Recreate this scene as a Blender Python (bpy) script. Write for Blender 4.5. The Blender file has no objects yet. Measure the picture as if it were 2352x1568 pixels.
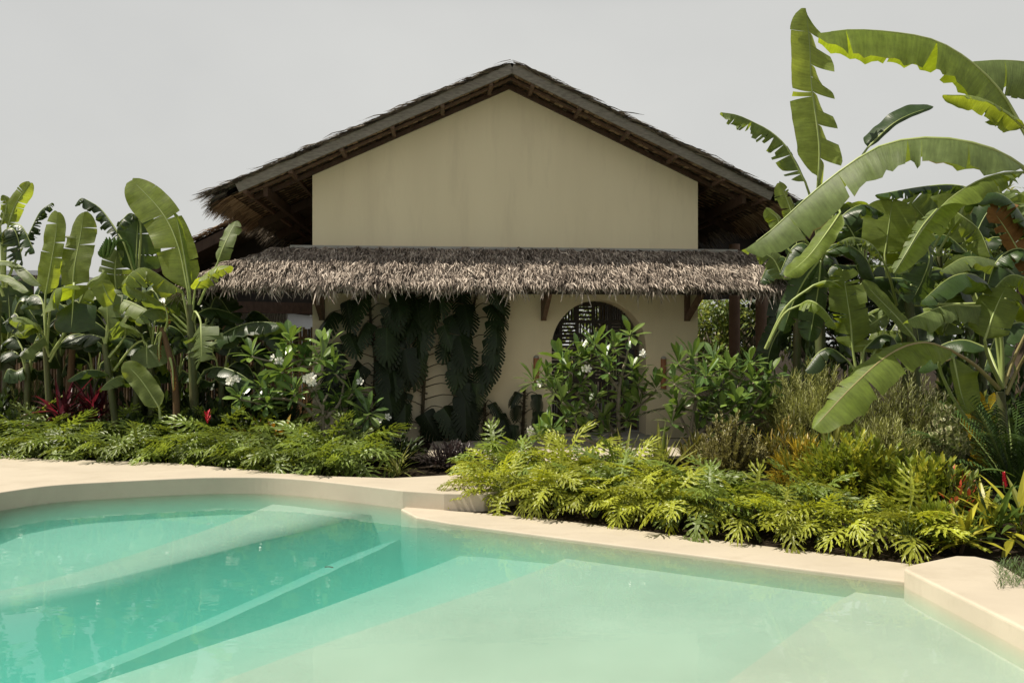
import bpy, math, random
from mathutils import Vector, noise as mnoise
R = math.radians
V3 = Vector
SC = bpy.context.scene
COL = SC.collection
FPX, CX, CY, CH = 1829.0, 1176.0, 784.0, 1.7      # focal length in sheet units, centre, eye height above the water


def W(x, y, Y):
    """Point seen at sheet position x, y at depth Y."""
    return V3(((x - CX) / FPX * Y, Y, CH + (CY - y) / FPX * Y))


def G(x, y, z=0.0):
    """Point seen at x, y on the level z."""
    Y = (CH - z) * FPX / (y - CY)
    return V3(((x - CX) / FPX * Y, Y, z))


# ------------------------------------------------------------------ objects
def tag(o, label=None, cat=None, group=None, kind=None):
    if label: o['label'] = label
    if cat: o['category'] = cat
    if group: o['group'] = group
    if kind: o['kind'] = kind
    return o


def thing(name, label, cat, loc=(0, 0, 0), group=None, rz=0.0):
    o = bpy.data.objects.new(name, None)
    o.empty_display_size = 0.1
    COL.objects.link(o)
    o.location = loc
    o.rotation_euler = (0, 0, rz)
    return tag(o, label, cat, group)


def wloc(o):
    p = V3((0, 0, 0))
    while o is not None:
        p = p + V3(o.location)
        o = o.parent
    return p


class MB:
    """Collects faces, then links them as one mesh object."""

    def __init__(s):
        s.v, s.f, s.uv, s.r, s.m = [], [], [], [], []

    def face(s, pts, uv=None, r=0.5, m=0):
        b = len(s.v)
        s.v.extend([tuple(p) for p in pts])
        s.f.append(tuple(range(b, b + len(pts))))
        s.uv.append(uv or [(0, 0)] * len(pts))
        s.r.append(r); s.m.append(m)

    def grid(s, rows, uvs=None, r=0.5, m=0, flip=False):
        nr, nc = len(rows), len(rows[0])
        b = len(s.v)
        for row in rows: s.v.extend([tuple(p) for p in row])
        for i in range(nr - 1):
            for j in range(nc - 1):
                q = [b + i * nc + j, b + i * nc + j + 1, b + (i + 1) * nc + j + 1, b + (i + 1) * nc + j]
                if uvs: u = [uvs[i][j], uvs[i][j + 1], uvs[i + 1][j + 1], uvs[i + 1][j]]
                else: u = [(i / (nr - 1), j / (nc - 1)), (i / (nr - 1), (j + 1) / (nc - 1)), ((i + 1) / (nr - 1), (j + 1) / (nc - 1)), ((i + 1) / (nr - 1), j / (nc - 1))]
                if flip: q.reverse(); u.reverse()
                s.f.append(tuple(q)); s.uv.append(u); s.r.append(r); s.m.append(m)

    def tube(s, pts, radii, n=7, r=0.5, m=0, cap=True):
        pts = [V3(p) for p in pts]
        if not isinstance(radii, (list, tuple)): radii = [radii] * len(pts)
        rows, ref = [], V3((0.31, 0.17, 0.93))
        for i, p in enumerate(pts):
            t = (pts[min(i + 1, len(pts) - 1)] - pts[max(i - 1, 0)])
            if t.length < 1e-9: t = V3((0, 0, 1))
            t.normalize()
            a = ref - t * ref.dot(t)
            if a.length < 1e-4: a = t.orthogonal()
            a.normalize(); ref = a
            c = t.cross(a)
            rows.append([p + (a * math.cos(2 * math.pi * k / n) + c * math.sin(2 * math.pi * k / n)) * radii[i] for k in range(n + 1)])
        s.grid(rows, r=r, m=m)
        if cap:
            s.face(rows[0][:-1][::-1], r=r, m=m); s.face(rows[-1][:-1], r=r, m=m)

    def box(s, fr, a, b, r=0.5, m=0):
        """fr maps local x, y, z to world."""
        x0, y0, z0 = a; x1, y1, z1 = b
        p = [fr(x, y, z) for z in (z0, z1) for x, y in ((x0, y0), (x1, y0), (x1, y1), (x0, y1))]
        lx, ly, lz = abs(x1 - x0), abs(y1 - y0), abs(z1 - z0)
        for q, (w, h) in (((3, 2, 1, 0), (lx, ly)), ((4, 5, 6, 7), (lx, ly)), ((0, 1, 5, 4), (lx, lz)), ((1, 2, 6, 5), (ly, lz)), ((2, 3, 7, 6), (lx, lz)), ((3, 0, 4, 7), (ly, lz))):
            s.face([p[i] for i in q], [(0, 0), (w, 0), (w, h), (0, h)], r, m)

    def beam(s, p, q, w, h, up=(0, 0, 1), r=0.5, m=0):
        p, q = V3(p), V3(q)
        t = (q - p); L = t.length; t.normalize()
        up = V3(up); up = (up - t * up.dot(t)).normalized(); c = t.cross(up)
        s.box(lambda x, y, z: p + t * x + c * y + up * z, (0, -w / 2, -h / 2), (L, w / 2, h / 2), r, m)

    def prism(s, poly, z0, z1, r=0.5, m=0):
        """Closed upright prism over a polygon of (x, y); a counter-clockwise one faces out."""
        top = [V3((p[0], p[1], z1)) for p in poly]; bot = [V3((p[0], p[1], z0)) for p in poly]
        s.face(top, [(p[0], p[1]) for p in poly], r, m)
        s.face(bot[::-1], None, r, m)
        n = len(poly)
        for i in range(n):
            j = (i + 1) % n
            s.face([bot[i], bot[j], top[j], top[i]], [(0, 0), (1, 0), (1, 1), (0, 1)], r, m)

    def build(s, name, mats, parent=None, smooth=False, merge=0.0, loc=None):
        off = wloc(parent) if parent is not None else V3((0, 0, 0))
        if loc is not None: off = off + V3(loc)
        me = bpy.data.meshes.new(name)
        me.from_pydata([(p[0] - off.x, p[1] - off.y, p[2] - off.z) for p in s.v], [], s.f)
        if not isinstance(mats, (list, tuple)): mats = [mats]
        for k in mats: me.materials.append(k)
        u1 = me.uv_layers.new(name='UVMap'); u2 = me.uv_layers.new(name='rnd')
        a, b = [], []
        for uv, r, f in zip(s.uv, s.r, s.f):
            for c in uv: a.extend((c[0], c[1]))
            b.extend((r, 0.0) * len(f))
        u1.data.foreach_set('uv', a); u2.data.foreach_set('uv', b)
        me.polygons.foreach_set('material_index', s.m)
        if smooth: me.polygons.foreach_set('use_smooth', [True] * len(s.f))
        me.update()
        if merge:
            import bmesh
            bm = bmesh.new(); bm.from_mesh(me)
            bmesh.ops.remove_doubles(bm, verts=bm.verts, dist=merge)
            bm.to_mesh(me); bm.free()
        o = bpy.data.objects.new(name, me)
        COL.objects.link(o)
        if parent is not None: o.parent = parent
        if loc is not None: o.location = loc
        return o


def copy_tree(o, parent=None):
    c = o.copy(); COL.objects.link(c)
    if parent is not None: c.parent = parent
    for ch in list(o.children):
        copy_tree(ch, c)
    return c


def frame0(x, y, z): return V3((x, y, z))


def spline(pts, n):
    """Catmull-Rom through pts, n+1 samples evenly spaced by length."""
    pts = [V3(p) for p in pts]
    if len(pts) == 2: return [pts[0].lerp(pts[1], i / n) for i in range(n + 1)]
    e = [pts[0] * 2 - pts[1]] + pts + [pts[-1] * 2 - pts[-2]]
    d = []
    for i in range(1, len(e) - 2):
        p0, p1, p2, p3 = e[i - 1:i + 3]
        for k in range(16):
            t = k / 16
            d.append(0.5 * ((2 * p1) + (p2 - p0) * t + (2 * p0 - 5 * p1 + 4 * p2 - p3) * t * t + (3 * p1 - p0 - 3 * p2 + p3) * t ** 3))
    d.append(pts[-1])
    acc = [0.0]
    for a, b in zip(d, d[1:]): acc.append(acc[-1] + (b - a).length)
    out, k = [], 0
    for i in range(n + 1):
        s = acc[-1] * i / n
        while k < len(d) - 2 and acc[k + 1] < s: k += 1
        w = acc[k + 1] - acc[k]
        out.append(d[k].lerp(d[k + 1], min(1, max(0, (s - acc[k]) / w if w > 1e-9 else 0))))
    return out


# ------------------------------------------------------------------ materials
def nt(name):
    m = bpy.data.materials.new(name); m.use_nodes = True
    t = m.node_tree; t.nodes.clear()
    out = t.nodes.new('ShaderNodeOutputMaterial')
    return m, t, out


def N(t, kind, **kw):
    n = t.nodes.new(kind)
    for k, v in kw.items():
        if k in n.inputs: n.inputs[k].default_value = v
        else: setattr(n, k, v)
    return n


def ramp(t, fac, stops):
    n = t.nodes.new('ShaderNodeValToRGB')
    e = n.color_ramp.elements
    while len(e) < len(stops): e.new(0.5)
    for el, (p, c) in zip(e, stops):
        el.position = p; el.color = (c[0], c[1], c[2], 1)
    t.links.new(fac, n.inputs[0])
    return n.outputs[0]


def mixc(t, fac, a, b, mode='MIX'):
    n = t.nodes.new('ShaderNodeMix'); n.data_type = 'RGBA'; n.blend_type = mode
    for sock, v in ((n.inputs[0], fac), (n.inputs[6], a), (n.inputs[7], b)):
        if hasattr(v, 'is_linked') or hasattr(v, 'links'): t.links.new(v, sock)
        elif isinstance(v, (int, float)): sock.default_value = v
        else: sock.default_value = (v[0], v[1], v[2], 1)
    return n.outputs[2]


def maprange(t, v, a, b, c, d):
    n = t.nodes.new('ShaderNodeMapRange')
    t.links.new(v, n.inputs[0])
    for i, q in enumerate((a, b, c, d)): n.inputs[i + 1].default_value = q
    return n.outputs[0]


def noise(t, vec, scale, detail=4, rough=0.55):
    n = N(t, 'ShaderNodeTexNoise', Scale=scale, Detail=detail, Roughness=rough)
    if vec is not None: t.links.new(vec, n.inputs['Vector'])
    return n.outputs['Fac']


def stretch(t, vec, sx, sy, sz):
    n = N(t, 'ShaderNodeMapping'); n.inputs['Scale'].default_value = (sx, sy, sz)
    t.links.new(vec, n.inputs['Vector'])
    return n.outputs[0]


def rndv(t):
    u = N(t, 'ShaderNodeUVMap', uv_map='rnd')
    s = N(t, 'ShaderNodeSeparateXYZ'); t.links.new(u.outputs[0], s.inputs[0])
    return s.outputs[0]


def uvc(t):
    u = N(t, 'ShaderNodeUVMap', uv_map='UVMap')
    s = N(t, 'ShaderNodeSeparateXYZ'); t.links.new(u.outputs[0], s.inputs[0])
    return u.outputs[0], s.outputs[0], s.outputs[1]


def bumpn(t, h, strength, dist):
    b = N(t, 'ShaderNodeBump', Strength=strength, Distance=dist)
    t.links.new(h, b.inputs['Height'])
    return b.outputs[0]


def surface(name, c1, c2, scale=3.0, rough=0.8, bump=0.3, bscale=60, bdist=0.004, st=(1, 1, 1), spec=0.3, blot=None):
    m, t, out = nt(name)
    p = N(t, 'ShaderNodeBsdfPrincipled', Roughness=rough)
    p.inputs['Specular IOR Level'].default_value = spec
    g = N(t, 'ShaderNodeNewGeometry').outputs['Position']
    v = stretch(t, g, *st)
    col = ramp(t, noise(t, v, scale, 6, 0.6), [(0.3, c1), (0.7, c2)])
    if blot:
        f = maprange(t, noise(t, v, blot[1], 6, 0.7), 0.52, 0.75, 0, 1)
        col = mixc(t, f, col, blot[0])
    t.links.new(col, p.inputs['Base Color'])
    t.links.new(bumpn(t, noise(t, v, bscale, 4, 0.6), bump, bdist), p.inputs['Normal'])
    t.links.new(p.outputs[0], out.inputs[0])
    return m


def strand(name, stops, rough=0.8, spec=0.2, trans=0.12):
    """Dry leaf strips: each strip has its own tone."""
    m, t, out = nt(name)
    p = N(t, 'ShaderNodeBsdfPrincipled', Roughness=rough)
    p.inputs['Specular IOR Level'].default_value = spec
    col = ramp(t, rndv(t), stops)
    g = N(t, 'ShaderNodeNewGeometry').outputs['Position']
    col = mixc(t, maprange(t, noise(t, g, 1.3, 4), 0.35, 0.7, 0, 0.5), col, (0.10, 0.085, 0.075), 'MULTIPLY') if False else col
    t.links.new(col, p.inputs['Base Color'])
    tr = N(t, 'ShaderNodeBsdfTranslucent'); t.links.new(col, tr.inputs[0])
    mx = N(t, 'ShaderNodeMixShader', Fac=trans)
    t.links.new(p.outputs[0], mx.inputs[1]); t.links.new(tr.outputs[0], mx.inputs[2])
    t.links.new(mx.outputs[0], out.inputs[0])
    return m


def leafmat(name, top, trans, rough=0.42, fac=0.35, var=0.3, veins=0, alt=None, spec=0.45, edge=None, mid=None):
    """Thin leaf: gloss and colour on the surface, light passing through."""
    m, t, out = nt(name)
    p = N(t, 'ShaderNodeBsdfPrincipled', Roughness=rough)
    p.inputs['Specular IOR Level'].default_value = spec
    uv, u, v = uvc(t)
    r = rndv(t)
    orn = N(t, 'ShaderNodeObjectInfo').outputs['Random']
    pos = N(t, 'ShaderNodeNewGeometry').outputs['Position']
    k = N(t, 'ShaderNodeMath', operation='ADD'); t.links.new(r, k.inputs[0]); t.links.new(orn, k.inputs[1])
    fr = N(t, 'ShaderNodeMath', operation='FRACT'); t.links.new(k.outputs[0], fr.inputs[0])
    mult = maprange(t, fr.outputs[0], 0, 1, 1 - var, 1 + var)
    nz = noise(t, pos, 7.0, 4, 0.6)
    nm = maprange(t, nz, 0.3, 0.7, 0.78, 1.18)
    mm = N(t, 'ShaderNodeMath', operation='MULTIPLY'); t.links.new(mult, mm.inputs[0]); t.links.new(nm, mm.inputs[1])
    fac_c = mm.outputs[0]
    h = None
    if veins:
        h = noise(t, stretch(t, uv, veins, 1.2, 1), 1.0, 3, 0.6)
        m2 = N(t, 'ShaderNodeMath', operation='MULTIPLY'); t.links.new(fac_c, m2.inputs[0]); t.links.new(maprange(t, h, .25, .75, 0.74, 1.2), m2.inputs[1])
        fac_c = m2.outputs[0]
    c0 = top
    if alt:
        c0 = mixc(t, maprange(t, r, alt[1] - 0.08, alt[1] + 0.08, 0, 1), top, alt[0])
    if edge:   # pale margin of a variegated leaf
        c0 = mixc(t, maprange(t, v, edge[1] - 0.08, edge[1] + 0.08, 0, 1), c0, edge[0])
    if veins:  # dry brown margin here and there
        ev = N(t, 'ShaderNodeMath', operation='ADD'); t.links.new(v, ev.inputs[0]); t.links.new(maprange(t, noise(t, pos, 3.0, 3), 0.35, 0.75, -0.05, 0.05), ev.inputs[1])
        c0 = mixc(t, maprange(t, ev.outputs[0], 0.985, 1.01, 0, 0.85), c0, (0.20, 0.13, 0.05))
    if mid:    # pale middle vein
        c0 = mixc(t, maprange(t, v, 0.0, mid[1], 1, 0), c0, mid[0])
    vec = N(t, 'ShaderNodeVectorMath', operation='SCALE')
    if hasattr(c0, 'links'): t.links.new(c0, vec.inputs[0])
    else: vec.inputs[0].default_value = c0
    t.links.new(fac_c, vec.inputs['Scale'])
    t.links.new(vec.outputs[0], p.inputs['Base Color'])
    vt = N(t, 'ShaderNodeVectorMath', operation='SCALE')
    tc = trans
    if alt: tc = mixc(t, maprange(t, r, alt[1] - 0.08, alt[1] + 0.08, 0, 1), trans, tuple(min(1, q * 1.6) for q in alt[0]))
    if hasattr(tc, 'links'): t.links.new(tc, vt.inputs[0])
    else: vt.inputs[0].default_value = tc
    t.links.new(fac_c, vt.inputs['Scale'])
    tr = N(t, 'ShaderNodeBsdfTranslucent'); t.links.new(vt.outputs[0], tr.inputs[0])
    if h is not None:
        b = bumpn(t, h, 0.5, 0.006)
        t.links.new(b, p.inputs['Normal'])
    else:
        t.links.new(bumpn(t, nz, 0.25, 0.01), p.inputs['Normal'])
    mx = N(t, 'ShaderNodeMixShader', Fac=fac)
    t.links.new(p.outputs[0], mx.inputs[1]); t.links.new(tr.outputs[0], mx.inputs[2])
    t.links.new(mx.outputs[0], out.inputs[0])
    return m


M = {}
M['wall'] = surface('wall_plaster', (0.70, 0.61, 0.43), (0.77, 0.675, 0.48), 0.9, 0.9, 0.45, 70, 0.004, (1, 1, 0.16), 0.15, ((0.675, 0.585, 0.415), 2.6))
M['flash'] = surface('grey_cement', (0.34, 0.33, 0.30), (0.42, 0.41, 0.38), 3, 0.85)
M['deck'] = surface('deck_plaster', (0.44, 0.385, 0.305), (0.50, 0.44, 0.35), 1.4, 0.7, 0.35, 45, 0.003, (1.0, 1.7, 1), 0.3, ((0.41, 0.355, 0.275), 2.0))
M['pool'] = surface('pool_plaster', (0.42, 0.375, 0.31), (0.50, 0.45, 0.375), 1.1, 0.7, 0.2, 30, 0.003)
M['soil'] = surface('soil', (0.012, 0.009, 0.006), (0.032, 0.023, 0.014), 6, 0.95, 0.9, 25, 0.03, spec=0.1)
M['wood_grey'] = surface('weathered_wood', (0.14, 0.125, 0.105), (0.27, 0.245, 0.21), 5, 0.8, 0.5, 30, 0.004, (2, 2, 9))
M['wood_dark'] = surface('dark_wood', (0.045, 0.025, 0.016), (0.085, 0.05, 0.032), 4, 0.6, 0.4, 30, 0.003, (3, 3, 1))
M['wood_red'] = surface('red_brown_wood', (0.095, 0.055, 0.036), (0.16, 0.10, 0.068), 4, 0.6, 0.4, 30, 0.003, (3, 3, 1))
M['lattice'] = surface('black_wood', (0.018, 0.013, 0.010), (0.035, 0.026, 0.02), 4, 0.5, 0.3)
M['column'] = surface('column_render', (0.20, 0.12, 0.085), (0.28, 0.18, 0.13), 3, 0.7)
M['metal'] = surface('pale_sheet_metal', (0.66, 0.69, 0.72), (0.74, 0.77, 0.79), 1.5, 0.45, 0.1, spec=0.5)
M['lamp'] = surface('varnished_bamboo', (0.24, 0.09, 0.035), (0.33, 0.14, 0.06), 5, 0.4, 0.2, spec=0.5)
M['bark'] = surface('grey_bark', (0.17, 0.14, 0.105), (0.30, 0.26, 0.20), 9, 0.85, 0.6, 40, 0.006)
M['dark_bark'] = surface('dark_bark', (0.05, 0.035, 0.022), (0.10, 0.075, 0.05), 9, 0.9, 0.6, 40, 0.006)
M['pseudostem'] = surface('banana_stem', (0.05, 0.066, 0.02), (0.10, 0.115, 0.038), 4, 0.55, 0.3, 30, 0.004, (1, 1, 0.25), 0.4, ((0.12, 0.07, 0.035), 3.0))
M['dead_stem'] = surface('dead_banana_stem', (0.07, 0.042, 0.022), (0.17, 0.105, 0.055), 5, 0.9, 0.7, 30, 0.01, (1, 1, 0.3))
M['midrib'] = surface('midrib', (0.24, 0.31, 0.085), (0.33, 0.38, 0.14), 4, 0.45, 0.1, spec=0.45)
M['midrib_pink'] = surface('pink_midrib', (0.30, 0.22, 0.12), (0.30, 0.28, 0.10), 3, 0.45, 0.1, spec=0.45)
M['stalk'] = surface('green_stalk', (0.09, 0.14, 0.03), (0.17, 0.21, 0.06), 5, 0.5, 0.1)
M['rough_stem'] = surface('climber_stem', (0.045, 0.04, 0.02), (0.09, 0.07, 0.04), 12, 0.9, 0.7, 40, 0.006)
M['fruit'] = surface('green_fruit', (0.07, 0.14, 0.03), (0.12, 0.19, 0.045), 4, 0.45, 0.1)
M['petal'] = leafmat('white_petal', (0.80, 0.79, 0.72), (0.7, 0.68, 0.55), 0.6, 0.25, 0.06)
M['thatch'] = strand('thatch', [(0.0, (0.035, 0.027, 0.022)), (0.34, (0.14, 0.112, 0.092)), (0.60, (0.40, 0.335, 0.28)), (1.0, (0.74, 0.65, 0.56))])
M['thatch_roof'] = strand('old_thatch', [(0.0, (0.05, 0.042, 0.035)), (0.5, (0.15, 0.125, 0.10)), (1.0, (0.34, 0.29, 0.23))])
M['thatch_tan'] = strand('tan_thatch', [(0.0, (0.10, 0.06, 0.035)), (0.5, (0.24, 0.155, 0.09)), (1.0, (0.42, 0.30, 0.19))])
M['under'] = surface('thatch_core', (0.04, 0.03, 0.022), (0.09, 0.068, 0.05), 14, 0.95, 0.8, 50, 0.02)
M['bamboo'] = strand('bamboo', [(0.0, (0.08, 0.05, 0.027)), (0.5, (0.18, 0.115, 0.06)), (1.0, (0.34, 0.235, 0.13))], 0.45, 0.4, 0.0)

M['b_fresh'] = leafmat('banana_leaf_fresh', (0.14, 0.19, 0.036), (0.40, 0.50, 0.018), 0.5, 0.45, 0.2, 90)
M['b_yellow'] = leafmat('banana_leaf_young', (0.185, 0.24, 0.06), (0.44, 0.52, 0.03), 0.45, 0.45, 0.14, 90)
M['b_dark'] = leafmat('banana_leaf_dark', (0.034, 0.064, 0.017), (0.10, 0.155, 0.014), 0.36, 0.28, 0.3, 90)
M['b_grey'] = leafmat('banana_leaf_waxy', (0.135, 0.18, 0.065), (0.29, 0.37, 0.035), 0.5, 0.36, 0.18, 90, spec=0.28)
M['b_dry'] = leafmat('banana_leaf_dry', (0.20, 0.10, 0.035), (0.30, 0.15, 0.03), 0.7, 0.3, 0.3, 90, spec=0.2)
M['phil'] = leafmat('philodendron_leaf', (0.16, 0.22, 0.04), (0.33, 0.40, 0.035), 0.42, 0.30, 0.35, 0, mid=((0.20, 0.28, 0.07), 0.10))
M['phil_lime'] = leafmat('philodendron_leaf_lime', (0.30, 0.335, 0.036), (0.52, 0.54, 0.03), 0.42, 0.32, 0.32, 0, mid=((0.34, 0.36, 0.07), 0.12))
M['plum'] = leafmat('plumeria_leaf', (0.075, 0.14, 0.036), (0.22, 0.33, 0.035), 0.30, 0.28, 0.35, 0, alt=((0.17, 0.25, 0.055), 0.62), mid=((0.17, 0.23, 0.09), 0.14), spec=0.6)
M['mons'] = leafmat('monstera_leaf', (0.020, 0.034, 0.012), (0.035, 0.06, 0.012), 0.42, 0.12, 0.45, 0, mid=((0.035, 0.055, 0.02), 0.06), spec=0.25)
M['cordy'] = leafmat('cordyline_leaf', (0.10, 0.014, 0.024), (0.22, 0.02, 0.035), 0.35, 0.28, 0.5, 0, alt=((0.06, 0.012, 0.018), 0.62))
M['croton'] = leafmat('croton_leaf', (0.07, 0.09, 0.02), (0.14, 0.16, 0.02), 0.4, 0.25, 0.3, 0, alt=((0.48, 0.23, 0.02), 0.55))
M['croton_y'] = leafmat('yellow_croton_leaf', (0.42, 0.30, 0.025), (0.55, 0.40, 0.03), 0.4, 0.3, 0.3, 0, alt=((0.16, 0.18, 0.03), 0.6))
M['croton_o'] = leafmat('bronze_croton_leaf', (0.13, 0.125, 0.03), (0.24, 0.22, 0.03), 0.45, 0.3, 0.3, 0, alt=((0.33, 0.23, 0.035), 0.72))
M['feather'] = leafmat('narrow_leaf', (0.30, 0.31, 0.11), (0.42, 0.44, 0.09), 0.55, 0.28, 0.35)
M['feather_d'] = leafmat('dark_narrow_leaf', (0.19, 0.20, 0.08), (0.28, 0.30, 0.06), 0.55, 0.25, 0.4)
M['varieg'] = leafmat('variegated_leaf', (0.16, 0.19, 0.07), (0.26, 0.30, 0.08), 0.5, 0.25, 0.3, 0, edge=((0.50, 0.47, 0.27), 0.62))
M['bronze'] = leafmat('bronze_leaf', (0.15, 0.135, 0.05), (0.26, 0.24, 0.06), 0.5, 0.25, 0.45, 0, edge=((0.42, 0.39, 0.17), 0.5))
M['purple'] = leafmat('purple_leaf', (0.062, 0.052, 0.050), (0.08, 0.05, 0.05), 0.35, 0.15, 0.4)
M['hedge'] = leafmat('hedge_leaf', (0.19, 0.245, 0.032), (0.36, 0.42, 0.03), 0.4, 0.3, 0.35, 0, alt=((0.36, 0.35, 0.035), 0.66))
M['redtip'] = leafmat('red_tip_leaf', (0.10, 0.14, 0.03), (0.2, 0.22, 0.03), 0.4, 0.28, 0.3, 0, alt=((0.42, 0.07, 0.035), 0.70))
M['strap'] = leafmat('strap_leaf', (0.055, 0.10, 0.025), (0.13, 0.20, 0.03), 0.4, 0.25, 0.35)
M['strap_pale'] = leafmat('pale_strap_leaf', (0.30, 0.31, 0.09), (0.42, 0.43, 0.09), 0.45, 0.3, 0.3, 0, alt=((0.11, 0.15, 0.03), 0.72))
M['ginger'] = leafmat('ginger_leaf', (0.085, 0.14, 0.035), (0.2, 0.27, 0.03), 0.4, 0.28, 0.3, 0, mid=((0.2, 0.25, 0.08), 0.1))
M['ginger_y'] = leafmat('yellow_ginger_leaf', (0.34, 0.32, 0.03), (0.50, 0.46, 0.03), 0.4, 0.32, 0.35, 0, alt=((0.10, 0.16, 0.03), 0.55))
M['redflower'] = leafmat('red_bract', (0.52, 0.025, 0.05), (0.6, 0.03, 0.05), 0.45, 0.25, 0.25)
M['grass'] = leafmat('grass_blade', (0.07, 0.12, 0.03), (0.14, 0.2, 0.03), 0.5, 0.25, 0.4)
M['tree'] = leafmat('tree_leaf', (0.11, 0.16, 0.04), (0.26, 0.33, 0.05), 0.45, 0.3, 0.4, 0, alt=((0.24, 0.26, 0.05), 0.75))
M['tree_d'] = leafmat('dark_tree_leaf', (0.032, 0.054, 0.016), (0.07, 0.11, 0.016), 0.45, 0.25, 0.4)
M['palm'] = leafmat('palm_leaflet', (0.055, 0.09, 0.025), (0.12, 0.18, 0.03), 0.4, 0.25, 0.35)
# ------------------------------------------------------------------ light, sky, camera
EL, AZ = R(57), R(2.5)
sdir = V3((-math.cos(EL) * math.cos(AZ), -math.cos(EL) * math.sin(AZ), math.sin(EL)))   # towards the sun: left, a little in front
sl = bpy.data.lights.new('sun', 'SUN'); sl.energy = 5.0; sl.angle = R(0.6); sl.color = (1.0, 0.92, 0.78)
so = bpy.data.objects.new('sun', sl); COL.objects.link(so)
so.rotation_euler = sdir.to_track_quat('Z', 'Y').to_euler(); so.location = (-8, 0, 14)
wd = bpy.data.worlds.new('World'); SC.world = wd; wd.use_nodes = True
t = wd.node_tree; t.nodes.clear()
wo = t.nodes.new('ShaderNodeOutputWorld'); bg = N(t, 'ShaderNodeBackground', Strength=0.1)
sk = t.nodes.new('ShaderNodeTexSky'); sk.sky_type = 'NISHITA'; sk.sun_disc = False
sk.sun_elevation = EL; sk.sun_rotation = math.atan2(sdir.x, sdir.y); sk.dust_density = 4.0; sk.air_density = 1.0
tc = t.nodes.new('ShaderNodeTexCoord')
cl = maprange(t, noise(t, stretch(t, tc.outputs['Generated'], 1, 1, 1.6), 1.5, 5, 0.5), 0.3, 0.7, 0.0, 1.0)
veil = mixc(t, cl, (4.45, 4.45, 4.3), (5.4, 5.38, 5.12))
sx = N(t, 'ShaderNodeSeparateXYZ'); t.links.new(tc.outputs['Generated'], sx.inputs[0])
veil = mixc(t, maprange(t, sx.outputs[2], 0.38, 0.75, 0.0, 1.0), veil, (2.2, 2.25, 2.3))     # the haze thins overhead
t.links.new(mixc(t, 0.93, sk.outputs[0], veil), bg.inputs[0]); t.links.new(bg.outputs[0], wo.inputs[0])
cam = bpy.data.cameras.new('camera'); cam.sensor_width = 36; cam.lens = 36 * FPX / 2352; cam.clip_end = 500; cam.clip_start = 0.05
co = bpy.data.objects.new('camera', cam); COL.objects.link(co)
co.location = (0, 0, CH); co.rotation_euler = (R(90), 0, 0); SC.camera = co
SC.view_settings.view_transform = 'Standard'; SC.view_settings.look = 'None'
SC.view_settings.exposure = 0.38; SC.view_settings.gamma = 1.0
SC.cycles.max_bounces = 10; SC.cycles.transparent_max_bounces = 12
SC.cycles.transmission_bounces = 6; SC.cycles.diffuse_bounces = 6; SC.cycles.volume_bounces = 2; SC.cycles.glossy_bounces = 3
SC.cycles.use_denoising = True

# ------------------------------------------------------------------ ground, pool, decks
def ln(pts, z, n=40, far=0.8, near=3.0):
    """Line on level z through sheet points, run on at both ends."""
    zs = [z] * len(pts) if isinstance(z, float) else [z[0] + (z[1] - z[0]) * i / (len(pts) - 1) for i in range(len(pts))]
    p = [G(x, y, zz) for (x, y), zz in zip(pts, zs)]
    p = [p[0] + (p[0] - p[1]).normalized() * far] + p + [p[-1] + (p[-1] - p[-2]).normalized() * near]
    return spline(p, n)


def drop(line, z, dx=0.0, dy=0.0):
    return [V3((p.x + dx, p.y + dy, z)) for p in line]


def lower(line, dz, dx): return [V3((p.x + dx, p.y - dx * .25, p.z - dz)) for p in line]


rg = random.Random(5)
R1 = [(605, 1166), (500, 1207), (325, 1266), (165, 1316), (0, 1362)]
S1 = [(715, 1215), (400, 1290), (200, 1340), (0, 1381)]
W2L = [(935, 1207), (700, 1315), (450, 1425), (180, 1535)]
W2R = [(1010, 1197), (760, 1312), (500, 1430), (250, 1535)]
S2 = [(1070, 1262), (900, 1327), (650, 1416), (450, 1480)]
S3 = [(1298, 1283), (1176, 1331), (750, 1475), (500, 1566)]
S4 = [(1963, 1360), (1908, 1391), (1668, 1568)]
deep = -1.1
l2 = ln(R1, (-0.12, -0.22)); l2 = [V3((p.x, p.y + rg.uniform(-.008, .008), p.z)) for p in l2]
l6 = ln(W2L, -0.50); l7 = ln(W2R, (-0.30, -0.44)); l6 = [a.lerp(b, .30) for a, b in zip(l6, l7)]
l7 = [V3((p.x + rg.uniform(-.010, .010), p.y + rg.uniform(-.010, .010), p.z)) for p in l7]
l3 = ln(S1, (-0.13, -0.24)); l9 = ln(S2, -0.25); l10 = ln(S3, -0.22); l11 = ln(S3, -0.155); l13 = ln(S4, -0.105)
def lerpl(a, b, f, z0, z1): return [V3((p.x + (q.x - p.x) * f, p.y + (q.y - p.y) * f, z0 + (z1 - z0) * k / (len(a) - 1))) for k, (p, q) in enumerate(zip(a, b))]
m = MB()
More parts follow.
